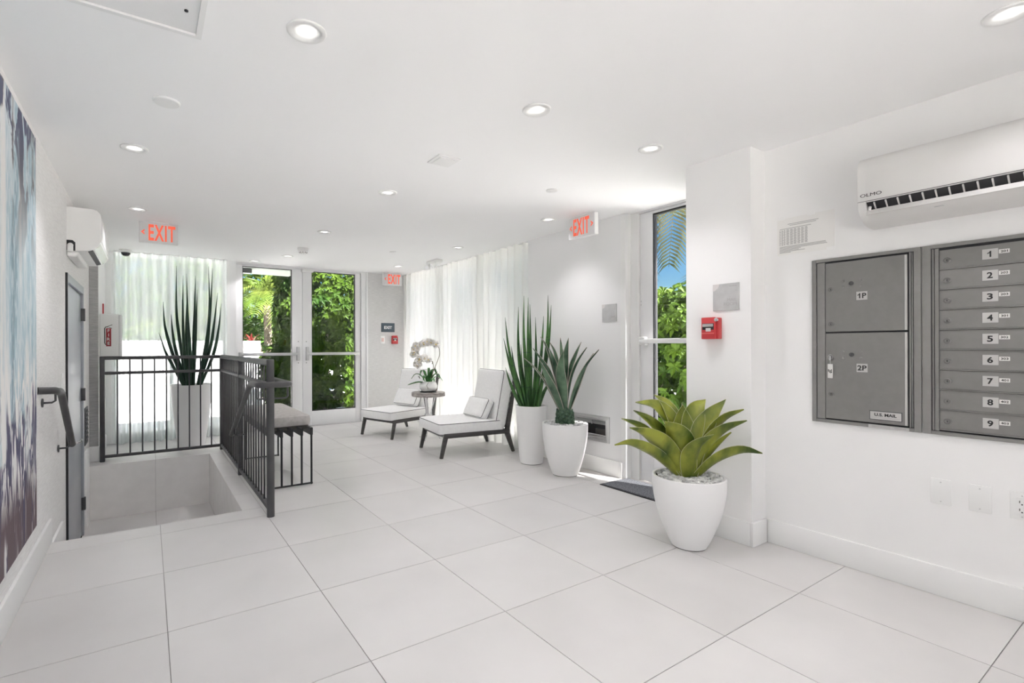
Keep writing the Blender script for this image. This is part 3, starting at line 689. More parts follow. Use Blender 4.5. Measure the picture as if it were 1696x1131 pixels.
for n in range(9):
    zt = .832 - n * PITCH; zb = zt - PITCH + .0065
    d = MB().rbox(.058, Wt - .058, -.0075, -.001, zb, zt, .001, 1, False).build('door', M_MAILD, t)
    MB().rbox(.057, Wt - .057, -.0125, -.001, zb - .0052, zb - .0008, .001, 1, False).build('shelf_edge', M_MAIL, t)
    zc = (zt + zb) / 2
    keyhole(d, .084, zc - .006, -.0075, .0125)
    MB().box(.194, .241, -.0083, -.0075, zc - .020, zc + .023).build('number_label', M_LABEL, d)
    if n == 0: digit_one(.026).build('number', M_INK, d, (.2165, -.0086, zc + .0015))
    else: link('number', fit(text(str(n + 1), .036, .0003, 1.05, .0010), .0175, .026), M_INK, d, (.2165, -.0086, zc + .0015))
    MB().box(.243, .274, -.0083, -.0075, zc - .001, zc + .016).build('name_label', M_TAGW, d)
    link('unit_number', text(['201', '202', '203', '301', '302', '303', '401', '402', '403'][n], .0125, .0002, 1.25, .0003), M_INK, d, (.2585, -.0085, zc + .0075))
# ---- wall plates
def plate(y, label, outlet):
    t = wall_thing('wall_plate', label, 'outlet' if outlet else 'wall plate', y, .470, group='white wall plates')
    MB().rbox(-.035, .035, -.006, 0, -.0575, .0575, .003).build('plate', M_PLASTIC, t)
    for z in (.043, -.043): MB().lathe([(.003, 0), (.003, .001), (.001, .0015)], 8, (0, -.006, z), 'y').build('screw', M_STEEL, t)
    if outlet:
        q = MB().rbox(-.017, .017, -.0085, -.006, -.033, .033, .002).build('socket', M_PLASTIC, t)
        for z in (.018, -.014):
            MB().box(-.008, -.0055, -.0091, -.0084, z - .005, z + .005).build('slot', M_DARK, q); MB().box(.0055, .008, -.0091, -.0084, z - .004, z + .004).build('slot', M_DARK, q)
            MB().lathe([(.0028, 0), (.0028, .0006)], 8, (0, -.0085, z - .010), 'y').build('ground_hole', M_DARK, q)
plate(.706, 'blank white wall plate farthest from the right edge of the view', False)
plate(.582, 'blank white wall plate next to the power outlet', False)
plate(.460, 'white power outlet plate cut by the right edge of the view', True)
# ---- pillar: mail room sign, fire pull station
t = wall_thing('room_sign', 'square silver mail room sign on the pillar', 'sign', 1.597, 1.418, 'pillar')
MB().rbox(-.077, .077, -.008, 0, -.079, .079, .0015, 1).build('plaque', M_PLAQUE, t)
MB().prism([(-.0765, .0785)] + [(-.0765 + .040 * math.cos(a), .0785 + .040 * math.sin(a)) for a in [R(-90) * (1 - q / 8) for q in range(9)]], -.0095, -.008).build('corner_disc', mat('corner_silver', (.66, .63, .62), .4), t)
for s_, z in (('MAIL', -.018), ('ROOM', -.042)):
    link('lettering', text(s_, .026, .0006, 1.0, 0, 'RIGHT'), M_GREYINK, t, (.066, -.0085, z))
MB().box(.02, .066, -.0086, -.008, .060, .064).build('small_print', M_GREYINK, t)
def pull_station(name, label, t):
    MB().rbox(-.05, .05, -.038, 0, -.063, .063, .004).build('back_box', M_RED, t)
    MB().rbox(-.050, .036, -.050, -.038, -.063, .066, .004).build('cover', M_RED, t)
    MB().box(-.042, .028, -.0512, -.0495, -.008, .030).build('recess', M_DARK, t)
    h_ = MB().rbox(-.040, .026, -.058, -.0505, .010, .027, .003).build('pull_bar', M_GREYINK, t)
    MB().rbox(-.020, .010, -.0535, -.0505, -.018, .002, .001).build('instruction_label', M_TAGW, t)
    MB().rbox(-.046, .030, -.0545, -.0495, -.032, -.026, .002).build('ridge', mat('alarm_red_light', (.75, .16, .15), .35), t)
    MB().lathe([(.0105, 0), (.0105, .012), (.006, .014), (.001, .0145)], 18, (.040, -.038, .050), 'y').build('reset_lock', M_CHROME, t)
t = wall_thing('fire_pull_station', 'red fire alarm pull station on the pillar below the mail room sign', 'fire alarm', 1.673, 1.235, 'pillar'); pull_station('', '', t)
# ---- wall with the recessed metal box
t = wall_thing('room_sign', 'small silver exit plaque on the wall left of the side door', 'sign', 2.936, 1.421, 'niche')
MB().rbox(-.080, .080, -.008, 0, -.077, .077, .0015, 1).build('plaque', M_PLAQUE, t)
MB().prism([(-.0795, .0765)] + [(-.0795 + .036 * math.cos(a), .0765 + .036 * math.sin(a)) for a in [R(-90) * (1 - q / 8) for q in range(9)]], -.0095, -.008).build('corner_disc', mat('corner_silver', (.66, .63, .62), .4), t)
link('lettering', text('EXIT', .022, .0006, 1.0, .0003, 'RIGHT'), M_GREYINK, t, (.066, -.0085, -.036))
t = wall_thing('recessed_wall_box', 'recessed stainless steel wall box with dark interior behind the agave pot', 'wall box', 3.157, .389, 'niche')
f_ = MB(); f_.box(-.218, -.190, -.006, .004, -.116, .116); f_.box(.190, .218, -.006, .004, -.116, .116); f_.box(-.190, .190, -.006, .004, .090, .116); f_.box(-.190, .190, -.006, .004, -.116, -.090); f_.build('outer_frame', M_STEEL, t)
f_ = MB(); f_.box(-.188, -.172, -.003, .02, -.088, .088); f_.box(.172, .188, -.003, .02, -.088, .088); f_.box(-.172, .172, -.003, .02, .074, .088); f_.box(-.172, .172, -.003, .02, -.088, -.076); f_.build('inner_frame', M_STEEL, t)
for z in (.066, .056, .046): MB().bar((-.172, .004, z), (.172, .004, z), .012, .007, (0, -.6, .8)).build('louvre_slat', M_STEEL, t)
for z in (-.070, -.060): MB().bar((-.172, .006, z), (.172, .006, z), .012, .006, (0, -.6, .8)).build('louvre_slat', M_STEEL, t)
bx_ = MB(); bx_.box(-.175, .175, .10, .104, -.078, .078); bx_.box(-.179, -.175, .02, .10, -.078, .078); bx_.box(.175, .179, .02, .10, -.078, .078); bx_.box(-.175, .175, .02, .10, .074, .078); bx_.box(-.175, .175, .02, .10, -.08, -.076); bx_.build('interior', M_RAIL, t)
MB().rbox(.012, .028, -.012, -.002, .036, .072, .003).build('latch', M_CHROME, t)
MB().rbox(.0, .15, .055, .09, -.074, -.01, .004).build('inner_box', mat('inner_box_grey', (.11, .105, .10), .4), t)

# ================================================================== FAR WALL
YP = YF - .006
t = thing('exit_plaque', 'slate blue exit plaque on the grasscloth beside the entrance doors', 'sign', (3.146, YP, 1.426))
MB().rbox(-.112, .112, -.010, 0, -.070, .070, .004).build('plaque', M_SLATE, t)
link('lettering', text('EXIT', .062, .0012, 1.05, .002), M_WHITEG, t, (0, -.0112, 0))
t = thing('fire_pull_station', 'red fire alarm pull station under the slate exit plaque', 'fire alarm', (3.252, YP, 1.236)); pull_station('', '', t)
t = thing('door_release_button', 'small white wall button left of the far red pull station', 'button', (3.055, YP, 1.236))
MB().rbox(-.036, .036, -.010, 0, -.060, .060, .004).build('plate', M_PLASTIC, t); MB().rbox(-.020, .020, -.014, -.010, -.028, .028, .003).build('button', mat('pale_pink', (.75, .55, .52), .5), t)

# ================================================================== LEFT WALL
# ---- painting
M_ART = mat('abstract_paint', (.5, .55, .6), .55)
N, L, b = nodes(M_ART)
tc = N.new('ShaderNodeTexCoord'); sp = N.new('ShaderNodeSeparateXYZ'); L.new(tc.outputs['Object'], sp.inputs[0])
def art_noise(scale, stretch, detail=6, dist=0.):
    mp = N.new('ShaderNodeMapping'); mp.inputs['Scale'].default_value = stretch; L.new(tc.outputs['Object'], mp.inputs[0])
    n = N.new('ShaderNodeTexNoise'); n.inputs['Scale'].default_value = scale; n.inputs['Detail'].default_value = detail; n.inputs['Distortion'].default_value = dist
    L.new(mp.outputs[0], n.inputs['Vector']); return n.outputs['Fac']
def mix(fac, a, c):
    m_ = N.new('ShaderNodeMix'); m_.data_type = 'RGBA'
    L.new(fac, m_.inputs[0])
    for s_, i in ((a, 6), (c, 7)):
        if isinstance(s_, tuple): m_.inputs[i].default_value = (*s_, 1)
        else: L.new(s_, m_.inputs[i])
    return m_.outputs[2]
def math_(op, a, c, clamp=False):
    m_ = N.new('ShaderNodeMath'); m_.operation = op; m_.use_clamp = clamp
    for s_, i in ((a, 0), (c, 1)):
        if isinstance(s_, (int, float)): m_.inputs[i].default_value = s_
        else: L.new(s_, m_.inputs[i])
    return m_.outputs[0]
def band(sock, lo, hi):
    m_ = N.new('ShaderNodeMapRange'); m_.inputs[1].default_value = lo; m_.inputs[2].default_value = hi; L.new(sock, m_.inputs[0]); return m_.outputs[0]
z_ = sp.outputs['Z']; x_ = sp.outputs['X']
wide = art_noise(1.0, (4.2, 1, .35), 3, .3); streak = art_noise(2.0, (6, 1, .55), 8, .5); fine = art_noise(16, (3, 1, .8), 8, .3); blot = art_noise(4, (1.6, 1, .8), 7, 1.2)
mixn = math_('ADD', math_('MULTIPLY', wide, .55), math_('ADD', math_('MULTIPLY', streak, .30), math_('MULTIPLY', fine, .15)))
basec = ramp(N, [(.36, (.16, .17, .22)), (.43, (.24, .36, .44)), (.49, (.38, .53, .60)), (.55, (.58, .66, .70)), (.62, (.80, .79, .78))]); L.new(mixn, basec.inputs[0])
c1 = basec.outputs[0]
grain = math_('MULTIPLY', band(fine, .52, .60), .55)
c2 = mix(grain, c1, (.70, .75, .78))
topdark = math_('MULTIPLY', band(z_, .25, .75), band(math_('ADD', math_('MULTIPLY', blot, .7), math_('MULTIPLY', streak, .5)), .60, .66))
c3 = mix(topdark, c2, (.13, .115, .13))
topn = math_('MULTIPLY', band(z_, .55, .9), band(blot, .53, .56)); c3 = mix(topn, c3, (.07, .08, .16))
botm = math_('MULTIPLY', z_, -1)
low = math_('MULTIPLY', band(math_('ADD', botm, math_('MULTIPLY', math_('SUBTRACT', blot, .5), 1.2)), .36, .50), 1)
c4 = mix(low, c3, (.055, .05, .13))
slash = math_('MULTIPLY', band(math_('ADD', botm, math_('MULTIPLY', math_('SUBTRACT', wide, .5), .8)), .10, .25), band(art_noise(3.4, (5, 1, .9), 9, 1.6), .50, .54))
c5 = mix(slash, c4, (.82, .81, .80))
bs = math_('MULTIPLY', band(botm, .62, .80), band(streak, .42, .50))
c6 = mix(bs, c5, (.12, .075, .09))
L.new(c6, b.inputs['Base Color'])
t = thing('abstract_painting', 'large abstract painting in blue, white and dark streaks on the left wall', 'painting', (XL, 2.22, 1.215), LW)
MB().rbox(-.95, 1.06, -.004, -.001, -.985, .985, .001, 1, False).build('backing_board', M_DARK, t)
MB().rbox(-.95, 1.06, -.012, -.004, -.985, .985, .002, 1, False).build('canvas', M_ART, t)
# ---- handrail on the left wall
t = thing('wall_handrail', 'short charcoal handrail on the left wall sloping down the stair', 'handrail', (XL, 3.60, .88), LW)
MB().tube(spline([(-.205, .0, .026), (-.185, -.035, .024), (-.14, -.062, .020), (-.07, -.065, .010), (.03, -.065, .002), (.075, -.065, -.012), (.11, -.065, -.036)], 22) + [Vector((.55, -.065, -.385))], .0195, 14).build('rail', M_RAIL, t)
for x, z in ((-.10, .012), (.47, -.335)):
    q = MB(); q.tube([(x, -.06, z - .012), (x, -.06, z - .05), (x, -.045, z - .06), (x, 0, z - .06)], .0055, 8); q.lathe([(.024, 0), (.024, .006), (.01, .008)], 16, (x, -.002, z - .06), 'y'); q.build('bracket', M_RAIL, t)
MB().lathe([(.0205, 0), (.0205, .004), (.012, .007), (.001, .008)], 16).build('end_cap', M_RAIL, t, (.55, -.065, -.385), (0, R(123), 0))
# ---- small things on the left wall
t = wall_thing('light_switch', 'white light switch plate left of the steel door', 'switch', 4.26, .90, 'left')
MB().rbox(-.04, .04, -.006, 0, -.06, .06, .003).build('plate', M_PLASTIC, t); MB().rbox(-.016, .016, -.010, -.006, -.032, .032, .002).build('rocker', M_PLASTIC, t)
t = wall_thing('wall_vent', 'dark recessed vent grille on the left wall past the steel door', 'vent', 5.72, .41, 'left')
MB().rbox(-.12, .12, -.012, 0, -.17, .17, .003).build('frame', M_RAIL, t); MB().box(-.10, .10, -.0125, -.011, -.15, .15).build('void', M_DARK, t)
for k_ in range(7): MB().bar((-.10, -.012, -.12 + k_ * .04), (.10, -.012, -.12 + k_ * .04), .01, .012).build('slat', M_RAIL, t)
# ---- fire extinguisher cabinet on the pier
t = thing('fire_cabinet', 'white fire extinguisher cabinet with a red extinguisher symbol on the pier', 'cabinet', (-.415, 6.30, 1.03))
MB().rbox(.002, .165, -.06, .11, 0, .45, .012, 3).build('body', M_PLASTIC, t)
MB().rbox(.165, .19, -.055, .105, .006, .444, .008, 2).build('door', M_WHITEG, t)
dec = MB().rbox(.055, .098, -.0615, -.060, .115, .30, .008, 2).build('extinguisher_symbol', M_DKRED, t)
q = MB(); q.tube([(.052, -.0612, .13), (.044, -.0612, .15), (.044, -.0612, .30), (.054, -.0612, .315), (.07, -.0612, .312)], .004, 6); q.bar((.066, -.0612, .318), (.108, -.0612, .338), .002, .005); q.bar((.075, -.0612, .312), (.105, -.0612, .300), .002, .005); q.build('hose_symbol', M_INK, dec)
for k_, ch in enumerate('FIRE'): link('lettering', text(ch, .044, .0004, 1.0, .001), M_TAGW, dec, (.0765, -.0622, .275 - k_ * .043))
t = thing('alarm_sign', 'thin red edged projecting sign above the fire cabinet', 'sign', (-.414, 6.62, 1.50))
MB().box(.0, .014, -.003, .003, 0, .11).build('red_edge', M_RED, t); MB().box(.014, .065, -.003, .003, 0, .10).build('panel', M_PLASTIC, t)

# ================================================================== STAIR RAILING
RX, RY, RZ = .69, 6.03, 1.045
t = thing('stair_railing', 'charcoal metal railing with thin balusters around the stair opening', 'railing', (RX, RY, 0))
def post(x, y, r=.021, zt=RZ): MB().rbox(x - r, x + r, y - r, y + r, 0, zt, .006).build('post', M_RAIL, t)
LXr = -.380 - RX; NYr = 3.468 - RY
post(LXr, 0); post(0, 0); post(0, 4.74 - RY)
MB().tube([(0, NYr, 0), (0, NYr, RZ + .004)], .025, 16).build('post', M_RAIL, t)
MB().tube([(0, NYr, RZ - .018), (0, 0, RZ - .018)], .0235, 14).build('top_rail', M_RAIL, t)
MB().rbox(LXr, 0, -.021, .021, RZ - .035, RZ, .01, 3).build('top_rail', M_RAIL, t)
MB().rbox(LXr, 0, -.016, .016, .862, .892, .008, 2).build('middle_rail', M_RAIL, t)
MB().rbox(-.016, .016, NYr, 0, .862, .892, .008, 2).build('middle_rail', M_RAIL, t)
MB().rbox(LXr, 0, -.016, .016, .035, .065, .006, 2).build('bottom_rail', M_RAIL, t)
MB().rbox(-.016, .016, NYr, 0, .035, .065, .006, 2).build('bottom_rail', M_RAIL, t)
_bal = MB().tube([(0, 0, .06), (0, 0, RZ - .02)], .0068, 8).mesh('baluster'); _bal.materials.append(M_RAIL)
for k in range(9): link('baluster', _bal, None, t, (-.258 + k * .1055 - RX, 0, 0))
for k in range(23):
    y = NYr + .105 + k * .1055
    if abs(y - (4.74 - RY)) > .03 and y < -.05: link('baluster', _bal, None, t, (0, y, 0))
hx = .60 - RX; hy = 3.40 - RY; rx = .80 - RX
path = [(hx, 4.60 - RY, .385), (hx, 3.70 - RY, .862), (hx, 3.66 - RY, .877), (hx, 3.60 - RY, .884)]
path += [(hx + .035 - .035 * math.cos(a), hy + .035 - .035 * math.sin(a) - .02, .886) for a in [R(15 * q) for q in range(7)]]
path += [(rx - .035 + .035 * math.sin(a), hy + .015 - .035 * math.cos(a), .886) for a in [R(15 * q) for q in range(7)]]
path += [(rx, 3.95 - RY, .886)]
hr = MB().tube(path, .0195, 14).build('handrail', M_RAIL, t)
for x in (hx, rx):
    MB().tube([(x, hy + .06, .872), (x, hy + .06, .80), (x + (.012 if x < 0 else -.012), hy + .06, .788), (0, NYr, .788)], .0065, 8).build('bracket', M_RAIL, hr)
MB().tube([(hx, 4.42 - RY, .46), (hx, 4.42 - RY, .42), (hx + .02, 4.42 - RY, .405), (-.008, 4.45 - RY, .405)], .0065, 8).build('bracket', M_RAIL, hr)
MB().lathe([(.02, 0), (.02, .004), (.001, .007)], 14).build('end_cap', M_RAIL, hr, path[0], (R(-118), 0, 0))

# ================================================================== BENCH
t = thing('slatted_bench', 'black steel comb-leg bench with greige seat pad behind the railing', 'bench', (.98, 4.10, 0))
bx = [-.158, -.079, 0., .079, .158]
for x in bx:
    MB().rbox(x - .011, x + .011, 0, 1.25, .405, .466, .002, 1, False).build('slat', M_BLACK, t)
    for y in (.007, 1.243): MB().rbox(x - .0075, x + .0075, y - .0075, y + .0075, .012, .45, .002, 1, False).build('leg', M_BLACK, t)
for y in (.007, 1.243): MB().rbox(-.168, .168, y - .0075, y + .0075, .004, .016, .002, 1, False).build('foot_bar', M_BLACK, t)
for x in (-.16, .16):
    for y in (.007, 1.243): MB().lathe([(.007, 0), (.007, .005)], 10, (x, y, 0)).build('foot', M_BLACK, t)
MB().rbox(-.172, .172, .10, 1.15, .405, .485, .004, 1).build('seat_box', mat('bench_core', (.10, .095, .09), .6), t) if False else None
def cushion(lx, ly, lz, puff=.02, r=.03, n=14):
    """soft rounded block centred at the origin, seams at the top and bottom edges"""
    bm = bmesh.new(); bmesh.ops.create_cube(bm, size=2); bmesh.ops.subdivide_edges(bm, edges=list(bm.edges), cuts=n, use_grid_fill=True)
    for v in bm.verts:
        x, y, z = v.co
        def g(a, l):
            return math.copysign(1 - (1 - abs(a)) ** 1.6, a) * l / 2
        px, py, pz = g(x, lx), g(y, ly), z * lz / 2
        ex, ey = 1 - abs(x), 1 - abs(y)
        if abs(z) > .99: pz += math.copysign(puff * ((1 - x ** 4) * (1 - y ** 4)) ** .7, z)
        else:
            bul = puff * .45 * (1 - z * z)
            if abs(abs(x) - 1) < 1e-4: px += math.copysign(bul, x)
            if abs(abs(y) - 1) < 1e-4: py += math.copysign(bul, y)
        # rounded vertical corners
        hx_, hy_ = lx / 2, ly / 2; cx_, cy_ = max(abs(px) - (hx_ - r), 0), max(abs(py) - (hy_ - r), 0)
        if cx_ > 0 and cy_ > 0:
            d = math.hypot(cx_, cy_)
            if d > r: px = math.copysign(hx_ - r + cx_ * r / d, px); py = math.copysign(hy_ - r + cy_ * r / d, py)
        v.co = (px, py, pz)
    bm.verts.index_update(); mb = MB(); mb.add([v.co[:] for v in bm.verts], [[q.index for q in f.verts] for f in bm.faces], True); bm.free(); return mb
def piping_loop(lx, ly, z, r=.03, rad=.0035):
    P = []
    for cx_, cy_, a0 in ((lx / 2 - r, ly / 2 - r, 0), (-lx / 2 + r, ly / 2 - r, 90), (-lx / 2 + r, -ly / 2 + r, 180), (lx / 2 - r, -ly / 2 + r, 270)):
        for q in range(5): a = R(a0 + 22.5 * q); P.append((cx_ + r * math.cos(a), cy_ + r * math.sin(a), z))
    return MB().tube(P, rad, 6, True)
sp_ = cushion(.345, 1.06, .075, .012, .02).build('seat_pad', M_BENCHC, t, (0, .625, .516))
MB().rbox(-.165, .165, .12, 1.13, .440, .475, .004).build('pad_base', mat('pad_base', (.16, .145, .13), .7), t)

# ================================================================== LOUNGE CHAIRS
def lounge(label, loc, u, scale=1.):
    rz = math.atan2(-u[0], u[1])
    t = thing('lounge_chair', label, 'chair', (*loc, 0), rz, 'low white lounge chairs'); t.scale = (scale,) * 3
    for s_ in (-1, 1):
        MB().bar((s_ * .30, .052, .235), (s_ * .30, -.002, 0), .024, .050, (0, 1, 0), .020, .034).build('leg', M_WOODF, t)
        MB().bar((s_ * .30, .745, .245), (s_ * .30, .835, 0), .024, .062, (0, 1, 0), .020, .030).build('leg', M_WOODF, t)
        MB().rbox(s_ * .30 - .013, s_ * .30 + .013, .03, .79, .200, .248, .004).build('side_rail', M_WOODF, t)
        MB().bar((s_ * .30, .755, .215), (s_ * .30, .868, .80), .024, .050, (0, 1, 0), .022, .026).build('back_post', M_WOODF, t)
    MB().rbox(-.30, .30, .032, .056, .203, .245, .003).build('front_rail', M_WOODF, t); MB().rbox(-.30, .30, .74, .765, .203, .245, .003).build('rear_rail', M_WOODF, t)
    for k in range(9):
        f = (k + .6) / 9.6
        MB().rbox(-.29, .29, -.005, .005, -.016, .016, .003).build('back_slat', M_WOODF, t, (0, .762 + .108 * f, .24 + .56 * f), (R(-10.5), 0, 0))
    for k in range(5): MB().rbox(-.29, .29, .13 + k * .13, .17 + k * .13, .228, .238, .003).build('seat_slat', M_WOODF, t)
    sc = cushion(.615, .74, .095, .016, .028).build('seat_cushion', M_FABRIC, t, (0, .345, .296))
    piping_loop(.612, .737, .047, .028).build('piping', M_PIPING, sc); piping_loop(.612, .737, -.047, .028, .003).build('piping', M_FABRIC, sc)
    bc = cushion(.60, .60, .115, .022, .03).build('back_cushion', M_FABRIC, t, (0, .730, .565), (R(79), 0, 0))
    piping_loop(.597, .597, .057, .03).build('piping', M_PIPING, bc); piping_loop(.597, .597, -.057, .03).build('piping', M_PIPING, bc)
    return t
def pillow(label, chair, x, rz):
    M_ = Matrix.Translation(chair.location) @ Matrix.Rotation(chair.rotation_euler.z, 4, 'Z')
    p = M_ @ Vector((x, .542, .455))
    t = thing('lumbar_pillow', label, 'pillow', p, chair.rotation_euler.z + rz, 'lumbar pillows on the lounge chairs')
    c = cushion(.40, .215, .07, .026, .02).build('pillow_body', M_FABRIC, t, (0, 0, 0), (R(62), 0, 0))
    piping_loop(.398, .213, .036, .02).build('piping', M_PIPING, c); piping_loop(.398, .213, -.036, .02).build('piping', M_PIPING, c)
c2 = lounge('low white lounge chair nearer the tall snake plant, dark wood frame', (2.525, 4.583), (.990, -.138))
c1_ = lounge('low white lounge chair farther back near the entrance doors', (2.405, 5.765), (.955, .296), .95)
pillow('white lumbar pillow on the lounge chair nearer the snake plant', c2, .045, R(4))
pillow('white lumbar pillow on the lounge chair farther back', c1_, 0, 0)

# ================================================================== SIDE TABLE AND ORCHID
TX, TY, TZ = 2.885, 5.29, .575
t = thing('side_table', 'round grey wood slice side table on chrome legs between the lounge chairs', 'table', (TX, TY, 0))
MB().lathe([(.001, TZ - .048), (.20, TZ - .048), (.205, TZ - .044), (.205, TZ - .004), (.201, TZ), (.001, TZ)], 48).build('table_top', M_WOODT, t)
for k in range(3):
    a = R(100 + 120 * k); dx, dy = math.cos(a), math.sin(a)
    q = MB(); pts = [(.085, .527), (.04, .36), (.035, .22), (.085, .06), (.15, .008)]
    for (r0, z0), (r1, z1) in zip(pts[:-1], pts[1:]): q.bar((dx * r0, dy * r0, z0), (dx * r1, dy * r1, z1), .03, .008, (dx, dy, .3))
    q.build('leg', M_CHROME, t)
    MB().rbox(-.02, .02, -.014, .014, 0, .012, .003).build('foot', M_CHROME, t, (dx * .15, dy * .15, 0), (0, 0, a))
MB().lathe([(.045, .29), (.05, .30), (.045, .31)], 20).build('leg_collar', M_CHROME, t)
def ribbon(path, widths, side, thick=.003, cup=.25, n=5):
    """solid leaf blade: cross-section is a shallow curved strip with thickness"""
    P = [Vector(p) for p in path]; k = len(P); v = []; f = []
    S = Vector(side)
    for i in range(k):
        tng = (P[min(i + 1, k - 1)] - P[max(i - 1, 0)]).normalized()
        w = (S - tng * S.dot(tng)).normalized(); nr = tng.cross(w)
        if nr.z < 0: nr = -nr
        for q in range(n):
            a = q / (n - 1) * 2 - 1; v.append(P[i] + w * a * widths[i] / 2 + nr * (cup * widths[i] / 2 * a * a))
        for q in range(n - 1, -1, -1):
            a = q / (n - 1) * 2 - 1; th = thick * (1 - a * a * .9); v.append(P[i] + w * a * widths[i] / 2 + nr * (cup * widths[i] / 2 * a * a - th))
    m_ = 2 * n
    for i in range(k - 1):
        for q in range(m_): f.append((i * m_ + q, i * m_ + (q + 1) % m_, (i + 1) * m_ + (q + 1) % m_, (i + 1) * m_ + q))
    f += [tuple(range(m_))[::-1], tuple(range((k - 1) * m_, k * m_))]
    edge = ([v[i * m_] for i in range(k)], [v[i * m_ + n - 1] for i in range(k)])
    return MB().add(v, f, True), edge
t = thing('potted_orchid', 'white moth orchid with two arching stems in a round white pot on the side table', 'orchid', (TX, TY, TZ), -YAW)
MB().lathe([(.001, .0), (.10, .0), (.105, .004), (.10, .009), (.001, .009)], 36).build('saucer', M_DARK, t)
MB().lathe([(.055, .009), (.085, .018), (.108, .05), (.110, .08), (.095, .115), (.075, .130), (.070, .128), (.066, .118), (.001, .115)], 40).build('pot', M_POT, t)
for k, (az, ln_, rise, wd) in enumerate(((200, .24, -.01, .07), (172, .20, .10, .035), (130, .17, .14, .04), (60, .17, .15, .05), (20, .15, .10, .045), (-15, .17, .07, .03), (250, .14, .08, .05), (300, .16, .05, .045), (90, .12, .17, .03))):
    a = R(az); d = Vector((math.cos(a), math.sin(a), 0))
    pts = [Vector((0, 0, .11)) + d * .03, Vector((0, 0, .13 + rise * .7)) + d * ln_ * .45, Vector((0, 0, .12 + rise)) + d * ln_ * .8, Vector((0, 0, .10 + rise * .6)) + d * ln_ * 1.08]
    rb, _ = ribbon(spline(pts, 8), [wd * f for f in (.5, .75, .95, 1, 1, .9, .7, .4, .05)], d.cross(Vector((0, 0, 1))), .004, .3)
    rb.build('leaf', M_ORCLEAF, t)
ST = [[(.01, 0, .11), (.055, 0, .24), (.105, 0, .36), (.14, -.01, .47), (.115, -.02, .575), (.03, -.03, .615), (-.08, -.03, .60), (-.15, -.03, .53), (-.165, -.03, .46)],
      [(.02, 0, .11), (.05, .01, .22), (.06, .01, .33), (.025, -.03, .40), (-.05, -.05, .42), (-.11, -.05, .38), (-.13, -.05, .33)]]
fl = MB()
for k in range(5):
    a = R(90 + 72 * k); w = .024 if k % 2 else .028; l_ = .042
    d = Vector((math.cos(a), 0, math.sin(a))); s_ = Vector((-math.sin(a), 0, math.cos(a)))
    ring = [d * .002] + [d * (l_ * r_) + s_ * w * q + Vector((0, -.006 * r_, 0)) for r_, q in ((.35, -.55), (.75, -.8), (1.0, -.35), (1.0, .35), (.75, .8), (.35, .55))]
    o_ = len(fl.v); fl.add([tuple(p) for p in ring] + [tuple(p + Vector((0, .002, 0))) for p in ring], [tuple(range(7)), tuple(range(13, 6, -1))] + [(i, i + 7, (i + 1) % 7 + 7, (i + 1) % 7) for i in range(7)], True)
fl_me = fl.mesh('flower'); fl_me.materials.append(M_PETAL)
lip_me = MB().lathe([(.001, .012), (.006, .008), (.008, .002), (.003, -.004)], 8, (0, -.008, -.004), 'y').mesh('flower_lip'); lip_me.materials.append(M_PETALC)
for si, S_ in enumerate(ST):
    sp_ = spline(S_, 34)
    MB().tube(sp_, [.0045 - .0022 * i / 34 for i in range(35)], 7).build('stem', M_STEM, t)
    n0 = 17 if si == 0 else 20
    for i in range(n0, 35, 1 if si == 0 else 1):
        if i % 4 == 3: continue
        p = sp_[i]; o_ = Vector((random.uniform(-.022, .022), random.uniform(-.035, .01), random.uniform(-.03, .018)))
        fo = link('flower', fl_me, None, t, p + o_, (R(random.uniform(-25, 20)), R(random.uniform(-30, 30)), R(random.uniform(-55, 45))))
        fo.scale = (random.uniform(.95, 1.2),) * 3
        link('flower_lip', lip_me, None, fo)
for p in ((.045, -.01, .34), (.07, .0, .27), (-.03, -.02, .20), (.09, .01, .22), (-.10, -.03, .165), (.12, -.02, .155)):
    MB().tube([(p[0], p[1], p[2]), (p[0] * 1.12 + .004, p[1], p[2] + .018), (p[0] * 1.2, p[1], p[2] + .035)], [.003, .006, .002], 6).build('bud', M_STEM, t)
MB().tube(spline([(.01, -.08, .125), (.0, -.105, .11), (-.012, -.115, .085), (.004, -.113, .06), (-.002, -.112, .045)], 10), .0022, 6).build('aerial_root', M_STEM, t)

# ================================================================== PLANTERS
def gravel(t, r, z, n, seed, lo=.008, hi=.015):
    rnd = random.Random(seed); mb = MB()
    base_ = bmesh.new(); bmesh.ops.create_icosphere(base_, subdivisions=1, radius=1); base_.verts.index_update()
    V = [v.co.copy() for v in base_.verts]; Fs = [[q.index for q in f.verts] for f in base_.faces]; base_.free()
    for _ in range(n):
        a = rnd.uniform(0, 2 * math.pi); q = r * math.sqrt(rnd.random()); s_ = rnd.uniform(lo, hi)
        m_ = Matrix.Rotation(rnd.uniform(0, 3), 3, 'Z') @ Matrix.Rotation(rnd.uniform(-.5, .5), 3, 'X')
        e = Vector((s_ * rnd.uniform(.8, 1.5), s_ * rnd.uniform(.6, 1.), s_ * rnd.uniform(.45, .75))); c_ = Vector((q * math.cos(a), q * math.sin(a), z + rnd.uniform(-.003, .006)))
        mb.add([c_ + m_ @ Vector((v.x * e.x * rnd.uniform(.85, 1.15), v.y * e.y, v.z * e.z)) for v in V], Fs, False)
    o = mb.build('gravel', M_STONE, t); o['kind'] = 'stuff'
    MB().lathe([(r + .012, z - .02), (r + .006, z - .002), (.001, z - .002)], 32).build('soil', M_SOIL, t)
